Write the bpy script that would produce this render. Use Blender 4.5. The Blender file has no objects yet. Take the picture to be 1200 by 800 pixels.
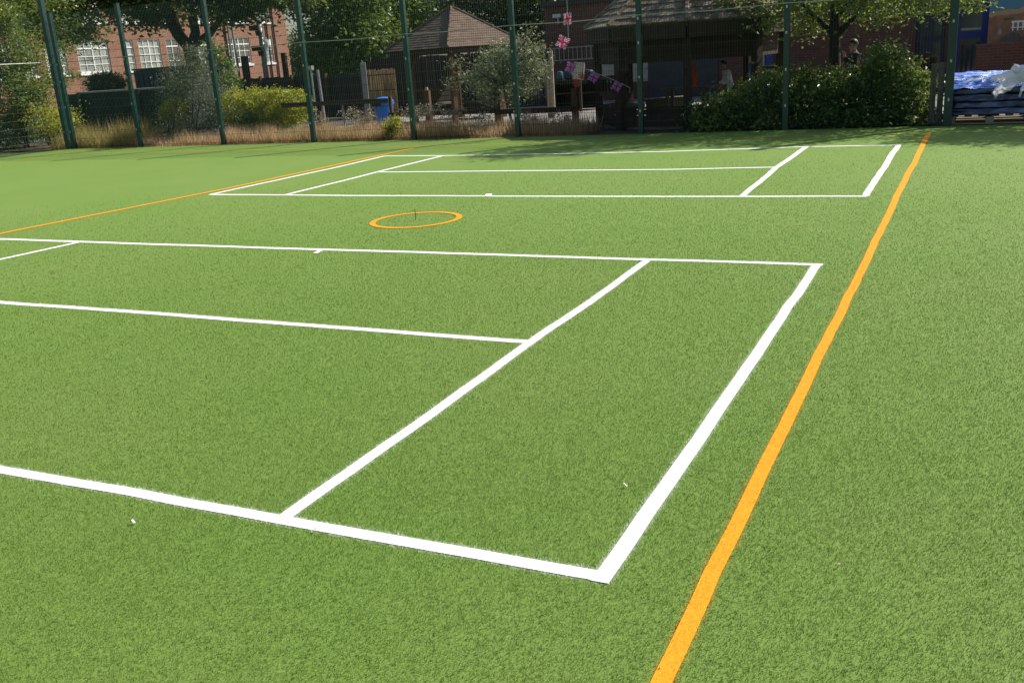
import bpy, bmesh, math, random
import numpy as np
from mathutils import Vector, Matrix, noise

random.seed(7)
RNG = np.random.default_rng(11)
R = math.radians
SC = bpy.context.scene
COL = SC.collection

# ------------------------------------------------------------------ camera
F, PITCH, ROLL, YAW, H = 1115.37, 0.292576, -0.066998, -0.457564, 1.7     # solved from the court lines (1200x800)
fw = Vector((math.sin(YAW) * math.cos(PITCH), math.cos(YAW) * math.cos(PITCH), -math.sin(PITCH)))
r0 = Vector((math.cos(YAW), -math.sin(YAW), 0)); u0 = r0.cross(fw)
rr = math.cos(ROLL) * r0 + math.sin(ROLL) * u0
uu = -math.sin(ROLL) * r0 + math.cos(ROLL) * u0
cam = bpy.data.cameras.new('camera'); co = bpy.data.objects.new('camera', cam); COL.objects.link(co)
co.matrix_world = Matrix(((rr.x, uu.x, -fw.x, 0), (rr.y, uu.y, -fw.y, 0), (rr.z, uu.z, -fw.z, H), (0, 0, 0, 1)))
cam.lens = F / 1200 * 36; cam.sensor_width = 36; cam.clip_end = 2000; cam.clip_start = 0.05
SC.camera = co

def ray(u, v): return rr * ((u - 600) / F) + uu * (-(v - 400) / F) + fw
def aty(u, v, y):
    d = ray(u, v); return d * (y / d.y) + Vector((0, 0, H))
def atx(u, v, x):
    d = ray(u, v); return d * (x / d.x) + Vector((0, 0, H))
def gnd(u, v, z=0.0):
    d = ray(u, v); return d * ((z - H) / d.z) + Vector((0, 0, H))
def depth(p): return (Vector(p) - Vector((0, 0, H))).dot(fw)

# ------------------------------------------------------------------ light
SAZ, SEL = math.atan2(.63, .77), R(42)
S = Vector((math.sin(SAZ) * math.cos(SEL), math.cos(SAZ) * math.cos(SEL), math.sin(SEL)))
sl = bpy.data.lights.new('sun', 'SUN'); sl.energy = 4.4; sl.angle = R(.53); sl.color = (1, .955, .88)
so = bpy.data.objects.new('sun', sl); COL.objects.link(so)
so.rotation_euler = (-S).to_track_quat('-Z', 'Y').to_euler(); so.location = (10, 20, 30)
w = bpy.data.worlds.new('World'); SC.world = w; w.use_nodes = True
nt = w.node_tree; bg = nt.nodes['Background']
sk = nt.nodes.new('ShaderNodeTexSky'); sk.sky_type = 'NISHITA'; sk.sun_disc = False
sk.sun_elevation = SEL; sk.sun_rotation = SAZ; sk.dust_density = 2.0
nt.links.new(sk.outputs[0], bg.inputs[0]); bg.inputs[1].default_value = .085
SC.view_settings.view_transform = 'Standard'; SC.view_settings.look = 'None'
SC.view_settings.exposure = 0.62; SC.view_settings.gamma = 1

# ------------------------------------------------------------------ materials
def rgba(c): return (c[0], c[1], c[2], 1)
class NT:
    def __init__(s, name):
        s.m = bpy.data.materials.new(name); s.m.use_nodes = True
        s.t = s.m.node_tree; s.p = s.t.nodes['Principled BSDF']; s.out = s.t.nodes['Material Output']
    def n(s, t, **k):
        x = s.t.nodes.new(t)
        for a, b in k.items(): setattr(x, a, b)
        return x
    def l(s, a, b): s.t.links.new(a, b)
    def val(s, sock, v):
        if hasattr(v, 'links') or hasattr(v, 'is_output'): s.l(v, sock)
        else: sock.default_value = v
    def math(s, op, a, b=0.0, c=None):
        x = s.n('ShaderNodeMath', operation=op); s.val(x.inputs[0], a); s.val(x.inputs[1], b)
        if c is not None: s.val(x.inputs[2], c)
        return x.outputs[0]
    def mix(s, f, a, b, mode='MIX'):
        x = s.n('ShaderNodeMix', data_type='RGBA', blend_type=mode)
        s.val(x.inputs[0], f)
        for i, v in ((6, a), (7, b)):
            if isinstance(v, tuple): x.inputs[i].default_value = rgba(v)
            else: s.l(v, x.inputs[i])
        return x.outputs[2]
    def noise(s, scale, detail=4, rough=.6, vec=None, dist=0):
        x = s.n('ShaderNodeTexNoise'); x.inputs['Scale'].default_value = scale; x.inputs['Detail'].default_value = detail
        x.inputs['Roughness'].default_value = rough; x.inputs['Distortion'].default_value = dist
        if vec is not None: s.l(vec, x.inputs['Vector'])
        return x.outputs['Fac']
    def ramp(s, f, a, b):
        x = s.n('ShaderNodeMapRange', clamp=True); s.l(f, x.inputs[0]); x.inputs[1].default_value = a; x.inputs[2].default_value = b
        return x.outputs[0]
    def pos(s, sc=(1, 1, 1)):
        g = s.n('ShaderNodeNewGeometry'); m_ = s.n('ShaderNodeVectorMath', operation='MULTIPLY')
        s.l(g.outputs['Position'], m_.inputs[0]); m_.inputs[1].default_value = sc
        return m_.outputs[0]
    def island(s): return s.n('ShaderNodeNewGeometry').outputs['Random Per Island']
    def bump(s, f, st, dist=.01):
        b = s.n('ShaderNodeBump'); b.inputs['Strength'].default_value = st; b.inputs['Distance'].default_value = dist
        s.l(f, b.inputs['Height']); s.l(b.outputs[0], s.p.inputs['Normal'])
    def fin(s, col, rough=.6, spec=.4, metal=0):
        if isinstance(col, tuple): s.p.inputs['Base Color'].default_value = rgba(col)
        else: s.l(col, s.p.inputs['Base Color'])
        s.val(s.p.inputs['Roughness'], rough); s.p.inputs['Specular IOR Level'].default_value = spec; s.p.inputs['Metallic'].default_value = metal
        return s.m

def plain(name, c, rough=.6, spec=.4, metal=0, var=.35, scale=6, bump=.15, sc=(1, 1, 1)):
    t = NT(name); n = t.noise(scale, 5, .65, t.pos(sc)); c2 = tuple(x * (1 - var) for x in c); c1 = tuple(min(1, x * (1 + var)) for x in c)
    col = t.mix(t.ramp(n, .3, .7), c2, c1)
    if bump: t.bump(n, bump)
    return t.fin(col, rough, spec, metal)

def wood(name, c, var=.4, rough=.8):
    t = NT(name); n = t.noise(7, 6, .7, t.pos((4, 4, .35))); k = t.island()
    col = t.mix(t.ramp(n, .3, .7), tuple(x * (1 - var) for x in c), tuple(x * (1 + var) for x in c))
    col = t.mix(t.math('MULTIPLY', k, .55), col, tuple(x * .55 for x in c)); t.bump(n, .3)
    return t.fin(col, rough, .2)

def leafmat(name, a, b, trans=.35, rough=.45, c=None, spec=.35):
    t = NT(name); k = t.island(); col = t.mix(k, a, b)
    n = t.noise(1.1, 3, .6, t.pos())
    if c: col = t.mix(t.ramp(n, .5, .68), col, c)
    t.fin(col, rough, spec)
    tr = t.n('ShaderNodeBsdfTranslucent'); t.l(t.mix(.5, col, (.30, .36, .05), 'MIX'), tr.inputs[0])
    mx = t.n('ShaderNodeMixShader'); mx.inputs[0].default_value = trans
    t.l(t.p.outputs[0], mx.inputs[1]); t.l(tr.outputs[0], mx.inputs[2]); t.l(mx.outputs[0], t.out.inputs[0])
    return t.m

def brick(name, c1, c2, mortar, axis, size=1.0):
    t = NT(name); g = t.n('ShaderNodeNewGeometry'); sx = t.n('ShaderNodeSeparateXYZ'); t.l(g.outputs['Position'], sx.inputs[0])
    cx = t.n('ShaderNodeCombineXYZ'); t.l(sx.outputs[axis], cx.inputs[0]); t.l(sx.outputs[2], cx.inputs[1])
    b = t.n('ShaderNodeTexBrick'); t.l(cx.outputs[0], b.inputs['Vector'])
    b.inputs['Color1'].default_value = rgba(c1); b.inputs['Color2'].default_value = rgba(c2); b.inputs['Mortar'].default_value = rgba(mortar)
    b.inputs['Scale'].default_value = 1; b.inputs['Brick Width'].default_value = .225 * size; b.inputs['Row Height'].default_value = .075 * size
    b.inputs['Mortar Size'].default_value = .009 * size; b.inputs['Bias'].default_value = 0
    n = t.noise(.9, 5, .6, t.pos()); col = t.mix(t.ramp(n, .35, .75), b.outputs[0], t.mix(.45, b.outputs[0], tuple(x * .5 for x in c1)))
    t.bump(b.outputs['Fac'], -.3)
    return t.fin(col, .85, .2)

def fibre(name, a, b, trans=.3, patch=None):
    t = NT(name); k = t.island(); col = t.mix(k, a, b)
    if patch:
        n1 = t.noise(.55, 3, .6, t.pos()); n2 = t.noise(9, 3, .6, t.pos())
        col = t.mix(t.math('MULTIPLY', t.ramp(n1, .38, .68), .7), col, patch)
        col = t.mix(t.math('MULTIPLY', t.ramp(n2, .50, .75), .25), col, tuple(x * .72 for x in a))
    t.fin(col, .5, .25)
    tr = t.n('ShaderNodeBsdfTranslucent'); t.l(col, tr.inputs[0]); mx = t.n('ShaderNodeMixShader'); mx.inputs[0].default_value = trans
    t.l(t.p.outputs[0], mx.inputs[1]); t.l(tr.outputs[0], mx.inputs[2]); t.l(mx.outputs[0], t.out.inputs[0])
    return t.m

def turf_base():
    t = NT('turf_backing'); n = t.noise(140, 5, .75, t.pos()); n1 = t.noise(.55, 3, .6, t.pos())
    col = t.mix(t.ramp(n, .3, .7), (.106, .192, .028), (.180, .280, .055)); col = t.mix(t.math('MULTIPLY', t.ramp(n1, .38, .68), .45), col, (.180, .250, .062))
    t.bump(n, .5, .006)
    return t.fin(col, .8, .2)

M = dict(
    turf=turf_base(), green=fibre('turf_green', (.105, .212, .025), (.182, .294, .052), .34, (.178, .258, .050)),
    white_f=fibre('turf_white', (.80, .80, .78), (.86, .86, .84), .3), orange_f=fibre('turf_orange', (.74, .285, .011), (.82, .335, .018), .3),
    yellow_f=fibre('turf_yellow', (.55, .36, .03), (.66, .45, .05), .3),
    white=plain('line_white', (.8, .8, .78), .8, .2, 0, .06, 60, .2), orange=plain('line_orange', (.76, .30, .011), .8, .2, 0, .1, 60, .2),
    yellow=plain('line_yellow', (.55, .38, .05), .8, .2, 0, .2, 30, .2),
    soil=plain('soil', (.10, .075, .05), .95, .1, 0, .4, 3, .5), paving=plain('paving', (.26, .245, .22), .9, .2, 0, .25, 1.5, .2),
    asphalt=plain('yard_asphalt', (.09, .09, .085), .95, .2, 0, .3, 2, .3), field=plain('far_grass', (.06, .10, .03), .95, .1, 0, .4, .4, .3),
    post=plain('post_green', (.005, .040, .028), .35, .5, 0, .25, 4, .05), wire=plain('wire_green', (.012, .045, .032), .5, .4, 0, .2, 4, 0),
    galv=plain('galvanised', (.42, .43, .42), .4, .5, .6, .2, 8, .05), steel=plain('grey_steel', (.27, .27, .265), .5, .4, .3, .2, 8, .05),
    brickL=brick('brick_orange', (.31, .135, .075), (.22, .09, .05), (.28, .22, .17), 1, 1.0),
    brickR=brick('brick_brown', (.145, .056, .040), (.105, .042, .032), (.12, .095, .08), 0, 1.0),
    wpaint=plain('white_paint', (.78, .78, .75), .5, .4, 0, .08, 5, .05), cpaint=plain('cream_paint', (.36, .33, .28), .7, .3, 0, .2, 5, .1),
    glass=plain('window_glass', (.06, .075, .07), .08, .8, 0, .5, .7, 0), curtain=plain('window_blind', (.26, .28, .23), .6, .4, 0, .5, 1.3, 0),
    bluep=plain('blue_paint', (.015, .035, .20), .4, .4, 0, .2, 5, .05), navy=plain('navy_panel', (.022, .026, .045), .6, .3, 0, .3, 3, .1),
    greyblue=plain('blue_grey_panel', (.038, .041, .046), .6, .3, 0, .25, 3, .1),
    darkwood=wood('dark_timber', (.058, .038, .025)), railwood=wood('rail_timber', (.06, .034, .022)), brownwood=wood('brown_timber', (.12, .060, .032)), greywood=wood('weathered_timber', (.17, .145, .11)),
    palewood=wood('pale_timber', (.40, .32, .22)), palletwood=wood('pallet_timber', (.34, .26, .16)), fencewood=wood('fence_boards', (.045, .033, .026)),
    reed=wood('reed', (.38, .25, .12)), shingleA=None, shingleB=None, felt=plain('roof_felt', (.05, .045, .04), .9, .2, 0, .3, 4, .2),
    bark=wood('bark', (.075, .055, .04)), barkd=wood('dark_bark', (.04, .032, .025)),
    binblue=plain('bin_blue', (.018, .17, .60), .35, .5, 0, .12, 5, .03), black=plain('black_rubber', (.015, .015, .016), .5, .4, 0, .2, 6, .05),
    film=None, filmtop=None, bag=None,
    skin=plain('skin', (.45, .27, .19), .55, .4, 0, .08, 12, .02), hair=plain('dark_hair', (.02, .014, .010), .5, .4, 0, .3, 40, .2),
    blond=plain('fair_hair', (.42, .28, .10), .5, .4, 0, .3, 40, .2), jacket=plain('navy_jacket', (.016, .020, .034), .8, .3, 0, .3, 14, .2),
    trousers=plain('dark_trousers', (.02, .02, .024), .85, .2, 0, .3, 14, .2), shirt=plain('white_shirt', (.72, .73, .76), .8, .2, 0, .08, 14, .2),
    jumper=plain('black_jumper', (.015, .015, .018), .9, .2, 0, .3, 14, .2), sleeve=plain('blue_shirt', (.16, .27, .62), .8, .2, 0, .1, 14, .2),
    orangecloth=plain('orange_cloth', (.60, .085, .03), .8, .2, 0, .2, 10, .2), redcloth=plain('red_cloth', (.62, .10, .045), .8, .2, 0, .25, 30, .2),
    teal=plain('teal_cloth', (.05, .10, .13), .8, .2, 0, .3, 20, .2), rope=plain('rope', (.6, .56, .55), .8, .2, 0, .1, 20, 0),
    netting=None,
)
def shingles(name, a, b, c):
    t = NT(name); k = t.island(); col = t.mix(k, a, b); n = t.noise(3.5, 5, .7, t.pos()); col = t.mix(t.ramp(n, .5, .7), col, c); t.bump(t.noise(40, 3, .6, t.pos()), .3)
    return t.fin(col, .9, .15)
M['shingleA'] = shingles('brown_shingle', (.135, .094, .070), (.11, .076, .058), (.165, .125, .095))
M['shingleB'] = shingles('grey_cedar_shingle', (.22, .175, .125), (.13, .10, .072), (.40, .34, .255))
def film():
    t = NT('shaded_blue_film'); n = t.noise(2.2, 6, .7, t.pos((1, 1, 5)), 1.2); col = t.mix(t.ramp(n, .42, .66), (.010, .014, .05), (.13, .16, .30)); t.bump(n, .5, .03)  # blue wrap in dark navy, shade of the stack's sides in the colour
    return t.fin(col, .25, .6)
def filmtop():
    t = NT('sunlit_blue_film'); n = t.noise(4.5, 5, .7, t.pos((.5, 1.2, 4.5)), 1.0); col = t.mix(t.ramp(n, .50, .62), (.02, .13, .70), (.62, .75, .92)); t.bump(n, .6, .04)  # same blue wrap, sunlight on the top painted in as bright blue and white
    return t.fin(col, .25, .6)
def bagmat():
    t = NT('white_polythene'); n = t.noise(9, 5, .65, t.pos(), 1); t.bump(n, .5, .03); t.fin((.80, .81, .82), .35, .5)
    tr = t.n('ShaderNodeBsdfTranslucent'); tr.inputs[0].default_value = (.8, .81, .83, 1); mx = t.n('ShaderNodeMixShader'); mx.inputs[0].default_value = .4
    t.l(t.p.outputs[0], mx.inputs[1]); t.l(tr.outputs[0], mx.inputs[2]); t.l(mx.outputs[0], t.out.inputs[0]); return t.m
M['film'], M['filmtop'], M['bag'] = film(), filmtop(), bagmat()
def flagmat(name, tint, base, white):
    """union flag drawn from the flag's own UV"""
    t = NT(name); uv = t.n('ShaderNodeUVMap'); sx = t.n('ShaderNodeSeparateXYZ'); t.l(uv.outputs[0], sx.inputs[0])
    x = t.math('ABSOLUTE', t.math('SUBTRACT', sx.outputs[0], .5)); y = t.math('ABSOLUTE', t.math('SUBTRACT', sx.outputs[1], .5))
    d = t.math('ABSOLUTE', t.math('SUBTRACT', x, y)); m = t.math('MINIMUM', x, y)
    diagw = t.math('LESS_THAN', d, .14); diagr = t.math('LESS_THAN', d, .055); cw = t.math('LESS_THAN', m, .17); cr = t.math('LESS_THAN', m, .10)
    col = t.mix(diagw, base, white); col = t.mix(diagr, col, tint); col = t.mix(cw, col, white); col = t.mix(cr, col, tint)
    t.fin(col, .8, .2); tr = t.n('ShaderNodeBsdfTranslucent'); t.l(col, tr.inputs[0]); mx = t.n('ShaderNodeMixShader'); mx.inputs[0].default_value = .4
    t.l(t.p.outputs[0], mx.inputs[1]); t.l(tr.outputs[0], mx.inputs[2]); t.l(mx.outputs[0], t.out.inputs[0]); return t.m
M['flag'] = flagmat('union_flag', (.62, .045, .10), (.13, .08, .30), (.74, .64, .68))
M['flagp'] = flagmat('faded_union_flag', (.50, .06, .30), (.14, .06, .34), (.62, .44, .66))
M['L_plane'] = leafmat('leaf_plane', (.042, .082, .014), (.085, .14, .028), .34)
M['L_lime'] = leafmat('leaf_lime', (.062, .125, .016), (.12, .20, .03), .32)
M['L_mid'] = leafmat('leaf_mid', (.045, .09, .016), (.085, .14, .03), .3)
M['L_dark'] = leafmat('leaf_dark', (.022, .044, .014), (.042, .07, .022), .15)
M['L_laurel'] = leafmat('leaf_laurel', (.060, .122, .024), (.175, .255, .07), .4, .33, None, .6)
M['L_ash'] = leafmat('leaf_ash', (.12, .19, .036), (.23, .285, .08), .5)
M['L_olive'] = leafmat('leaf_olive', (.17, .20, .125), (.30, .33, .22), .25, .5)
M['L_grey'] = leafmat('leaf_grey', (.11, .13, .085), (.18, .205, .14), .2, .5, (.05, .07, .035))
M['L_yellow'] = leafmat('leaf_golden', (.30, .31, .025), (.55, .51, .06), .5, .45, (.20, .25, .025))
M['L_ivy'] = leafmat('leaf_climber', (.085, .145, .028), (.16, .22, .055), .4, .45, (.19, .22, .06))
M['straw'] = fibre('straw', (.40, .27, .145), (.66, .48, .28), .55)
M['straw_g'] = fibre('green_straw', (.24, .23, .06), (.50, .38, .15), .4)
M['seed'] = leafmat('seed_heads', (.12, .085, .06), (.42, .36, .30), .2, .7)

# ------------------------------------------------------------------ mesh helpers
class MB:
    def __init__(s): s.v = []; s.f = []; s.uv = None
    def add(s, vs, fs):
        o = len(s.v); s.v += [tuple(x) for x in vs]; s.f += [tuple(i + o for i in f) for f in fs]; return s
    def box(s, c, size, rz=0, m=None):
        hx, hy, hz = (a / 2 for a in size); c = Vector(c); q = Matrix.Rotation(rz, 3, 'Z') if m is None else m
        vs = [c + q @ Vector((x * hx, y * hy, z * hz)) for z in (-1, 1) for x, y in ((-1, -1), (1, -1), (1, 1), (-1, 1))]
        return s.add(vs, [(3, 2, 1, 0), (4, 5, 6, 7), (0, 1, 5, 4), (1, 2, 6, 5), (2, 3, 7, 6), (3, 0, 4, 7)])
    def b2(s, x0, x1, y0, y1, z0, z1): return s.box(((x0 + x1) / 2, (y0 + y1) / 2, (z0 + z1) / 2), (x1 - x0, y1 - y0, z1 - z0))
    def tube(s, p, q, ra, rb=None, n=8, cap=True):
        p, q = Vector(p), Vector(q); rb = ra if rb is None else rb; d = (q - p)
        if d.length < 1e-6: return s
        d.normalize(); a = d.orthogonal().normalized(); b = d.cross(a)
        vs = [c + (a * math.cos(2 * math.pi * i / n) + b * math.sin(2 * math.pi * i / n)) * r for c, r in ((p, ra), (q, rb)) for i in range(n)]
        fs = [(i, (i + 1) % n, n + (i + 1) % n, n + i) for i in range(n)]
        if cap: fs += [tuple(range(n - 1, -1, -1)), tuple(range(n, 2 * n))]
        return s.add(vs, fs)
    def path(s, pts, rad, n=8):
        """one continuous tapered tube through the points"""
        P = [Vector(p) for p in pts]; prev = None; o = len(s.v)
        for i, p in enumerate(P):
            d = (P[min(i + 1, len(P) - 1)] - P[max(i - 1, 0)]).normalized()
            a = d.orthogonal().normalized() if prev is None else (prev - d * prev.dot(d)).normalized()
            prev = a; b = d.cross(a)
            for k in range(n):
                an = 2 * math.pi * k / n; s.v.append(tuple(p + (a * math.cos(an) + b * math.sin(an)) * rad[i]))
        for i in range(len(P) - 1):
            for k in range(n):
                s.f.append((o + i * n + k, o + i * n + (k + 1) % n, o + (i + 1) * n + (k + 1) % n, o + (i + 1) * n + k))
        s.f.append(tuple(o + k for k in range(n - 1, -1, -1))); s.f.append(tuple(o + (len(P) - 1) * n + k for k in range(n)))
        return s
    def lathe(s, c, prof, n=16):
        c = Vector(c); o = len(s.v)
        for r, z in prof:
            for k in range(n): s.v.append((c.x + r * math.cos(2 * math.pi * k / n), c.y + r * math.sin(2 * math.pi * k / n), c.z + z))
        for i in range(len(prof) - 1):
            for k in range(n): s.f.append((o + i * n + k, o + i * n + (k + 1) % n, o + (i + 1) * n + (k + 1) % n, o + (i + 1) * n + k))
        s.f.append(tuple(o + k for k in range(n - 1, -1, -1))); s.f.append(tuple(o + (len(prof) - 1) * n + k for k in range(n)))
        return s
    def build(s, name, m, parent=None, origin=None, smooth=False, bevel=0):
        wl = worldloc(parent) if parent is not None else Vector(origin or (0, 0, 0))
        me = bpy.data.meshes.new(name); me.from_pydata([tuple(Vector(v) - wl) for v in s.v], [], s.f); me.materials.append(m)
        me.update()
        o = bpy.data.objects.new(name, me); COL.objects.link(o)
        if parent is not None: o.parent = parent; o['_w'] = list(wl)
        else: o.location = wl; o['_w'] = list(wl)
        if smooth:
            for p in me.polygons: p.use_smooth = True
        if bevel:
            b = o.modifiers.new('bevel', 'BEVEL'); b.width = bevel; b.segments = 2; b.limit_method = 'ANGLE'
        return o

def worldloc(o): return Vector(o['_w'])
def tag(o, label=None, cat=None, group=None, kind=None):
    if label: o['label'] = label
    if cat: o['category'] = cat
    if group: o['group'] = group
    if kind: o['kind'] = kind
    return o
def thing(name, label, cat, loc, group=None):
    o = bpy.data.objects.new(name, None); COL.objects.link(o); o.empty_display_size = .1
    o.location = loc; o['_w'] = list(loc); return tag(o, label, cat, group)
def struct(o): o['kind'] = 'structure'; return o

def arr_mesh(name, verts, k, m, parent=None, origin=(0, 0, 0), extra=None):
    """verts (n*k,3): n faces of k corners each; extra = (verts, faces) appended"""
    wl = np.array(worldloc(parent) if parent is not None else Vector(origin))
    verts = np.asarray(verts, dtype=np.float32).reshape(-1, 3); n = len(verts) // k
    idx = np.arange(n * k, dtype=np.int32); starts = np.arange(n, dtype=np.int32) * k
    if extra:
        ev = np.array(extra[0], dtype=np.float32).reshape(-1, 3); o = len(verts); verts = np.concatenate([verts, ev])
        ei = []; st = []; c = n * k
        for f in extra[1]:
            st.append(c); ei += [i + o for i in f]; c += len(f)
        idx = np.concatenate([idx, np.array(ei, np.int32)]); starts = np.concatenate([starts, np.array(st, np.int32)])
    verts = verts - wl.astype(np.float32)
    me = bpy.data.meshes.new(name); me.vertices.add(len(verts)); me.vertices.foreach_set('co', verts.ravel())
    me.loops.add(len(idx)); me.loops.foreach_set('vertex_index', idx)
    me.polygons.add(len(starts)); me.polygons.foreach_set('loop_start', starts)
    me.update(calc_edges=True); me.validate(); me.materials.append(m)
    o = bpy.data.objects.new(name, me); COL.objects.link(o); o['_w'] = list(map(float, wl))
    if parent is not None: o.parent = parent
    else: o.location = wl
    return o

def blades(xy, z0, h, wd, lean):
    n = len(xy); ph = RNG.uniform(0, 2 * np.pi, n); pw = ph + np.pi / 2 + RNG.normal(0, .5, n)
    ox, oy = np.cos(pw) * wd / 2, np.sin(pw) * wd / 2; v = np.empty((n, 3, 3))
    z = np.broadcast_to(z0, (n,))
    v[:, 0] = np.stack([xy[:, 0] - ox, xy[:, 1] - oy, z], 1); v[:, 1] = np.stack([xy[:, 0] + ox, xy[:, 1] + oy, z], 1)
    v[:, 2] = np.stack([xy[:, 0] + np.cos(ph) * lean * h, xy[:, 1] + np.sin(ph) * lean * h, z + h * np.sqrt(np.clip(1 - np.minimum(lean, .95) ** 2, 0, 1))], 1)
    return v

def leaves(c, size, aspect=.5, up=.5):
    """rhombic leaves, slightly folded; c (n,3)"""
    n = len(c); sz = size * RNG.uniform(.6, 1.35, n)[:, None]
    nrm = RNG.normal(0, 1, (n, 3)); nrm[:, 2] = np.abs(nrm[:, 2]) + up; nrm /= np.linalg.norm(nrm, axis=1)[:, None]
    a = np.cross(nrm, RNG.normal(0, 1, (n, 3))); a /= np.linalg.norm(a, axis=1)[:, None]; b = np.cross(nrm, a)
    v = np.empty((n, 4, 3)); v[:, 0] = c - a * sz * .5; v[:, 2] = c + a * sz * .5 - nrm * sz * .12
    v[:, 1] = c + b * sz * aspect * .5 + nrm * sz * .06; v[:, 3] = c - b * sz * aspect * .5 + nrm * sz * .06
    return v

def clumps(blobs, n, per=28, sig=.16, shell=(.45, 1.05)):
    """leaf positions in clumps through ellipsoids (cx,cy,cz,rx,ry,rz)"""
    B = np.array(blobs, float); vol = np.cbrt(B[:, 3] * B[:, 4] * B[:, 5]) ** 2; p = vol / vol.sum()
    nc = max(1, n // per); bi = RNG.choice(len(B), nc, p=p); d = RNG.normal(0, 1, (nc, 3)); d /= np.linalg.norm(d, axis=1)[:, None]
    r = RNG.uniform(shell[0], shell[1], nc) ** .8; cc = B[bi, :3] + d * r[:, None] * B[bi, 3:]
    s = sig * RNG.uniform(.55, 1.6, nc); k = RNG.poisson(per, nc); ci = np.repeat(np.arange(nc), k)
    return cc[ci] + RNG.normal(0, 1, (len(ci), 3)) * s[ci][:, None] * np.array([1, 1, .7])

def pxblob(u, v, y, ru, rv, ry=None):
    """an ellipsoid of foliage seen at (u,v), standing at world y"""
    c = aty(u, v, y); k = depth(c) / F
    return (c.x, c.y, c.z, ru * k, (ry if ry else (ru + rv) / 2 * k), rv * k)

def tree(name, label, base, trunk, limbs, blobs, n, size, lm, bark, sig=.2, aspect=.55, group=None, cat='tree', up=.5, per=28, shell=(.45, 1.05), auto=True):
    t = thing(name, label, cat, base, group)
    m = MB(); m.path(*trunk, n=10)
    for pts, rad in limbs: m.path(pts, rad, n=7)
    for b in (blobs if auto else []):
        a = Vector(trunk[0][-1]); c = Vector(b[:3]); q = a.lerp(c, .5) + Vector((0, 0, .15)); m.path([a, q, c], [trunk[1][-1] * .45, .04, .015], n=5)
    m.build('trunk', bark, t, smooth=True)
    arr_mesh('crown', leaves(clumps(blobs, n, per, sig, shell), size, aspect, up), 4, lm, t)
    return t

def shrub(name, label, base, blobs, n, size, lm, bark, sig=.1, aspect=.5, cat='shrub', group=None, up=.4, per=24, shell=(.5, 1.04)):
    t = thing(name, label, cat, base, group); m = MB()
    for b in blobs[:8]:
        c = Vector(b[:3]); m.path([Vector(base) + Vector((random.uniform(-.1, .1), random.uniform(-.1, .1), -.05)), Vector(base).lerp(c, .5), c], [.03, .02, .008], n=5)
    m.build('stem', bark, t)
    arr_mesh('foliage', leaves(clumps(blobs, n, per, sig, shell), size, aspect, up), 4, lm, t)
    return t

# ------------------------------------------------------------------ ground
FY = 18.75        # back fence line
CX = -22.36       # side fence line
g = MB(); g.add([(-400, -300, -.06), (400, -300, -.06), (400, 500, -.06), (-400, 500, -.06)], [(0, 1, 2, 3)]); struct(g.build('ground', M['field']))
g = MB(); g.add([(-40, 18.72, -.03), (30, 18.72, -.03), (30, 20.9, -.03), (-40, 20.9, -.03)], [(0, 1, 2, 3)]); struct(g.build('planting_bed_soil', M['soil']))
g = MB(); g.add([(-17, 20.9, -.02), (12, 20.9, -.02), (12, 31.9, -.02), (-17, 31.9, -.02)], [(0, 1, 2, 3)]); struct(g.build('playground_paving', M['paving']))
g = MB(); g.add([(-47, 20.9, -.025), (-17, 20.9, -.025), (-17, 70, -.025), (-47, 70, -.025)], [(0, 1, 2, 3)]); struct(g.build('yard_ground', M['asphalt']))
g = MB(); g.add([(CX - .1, -10, 0), (14, -10, 0), (14, 18.72, 0), (CX - .1, 18.72, 0)], [(0, 1, 2, 3)]); struct(g.build('turf_ground', M['turf']))

# ------------------------------------------------------------------ painted lines (photo points on the ground)
def ext(pts, a=0, b=0):
    p = [np.array(gnd(*q)[:2]) for q in pts]
    if a: d = p[0] - p[1]; p.insert(0, p[0] + d / np.linalg.norm(d) * a)
    if b: d = p[-1] - p[-2]; p.append(p[-1] + d / np.linalg.norm(d) * b)
    return resample(p)
def resample(p, step=.15):
    q = [p[0]]
    for u_, v_ in zip(p[:-1], p[1:]):
        n = max(1, int(np.linalg.norm(v_ - u_) / step)); d = (v_ - u_) / max(1e-6, np.linalg.norm(v_ - u_)); nn = np.array((-d[1], d[0]))
        for i in range(1, n + 1):
            c = u_ + (v_ - u_) * i / n; wob = .018 * noise.noise(Vector((c[0] * .8, c[1] * .8, 3.3))) + .007 * noise.noise(Vector((c[0] * 3, c[1] * 3, 1.3))); q.append(c + nn * (wob if i < n else 0))
    return q
W_ = .082
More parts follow.
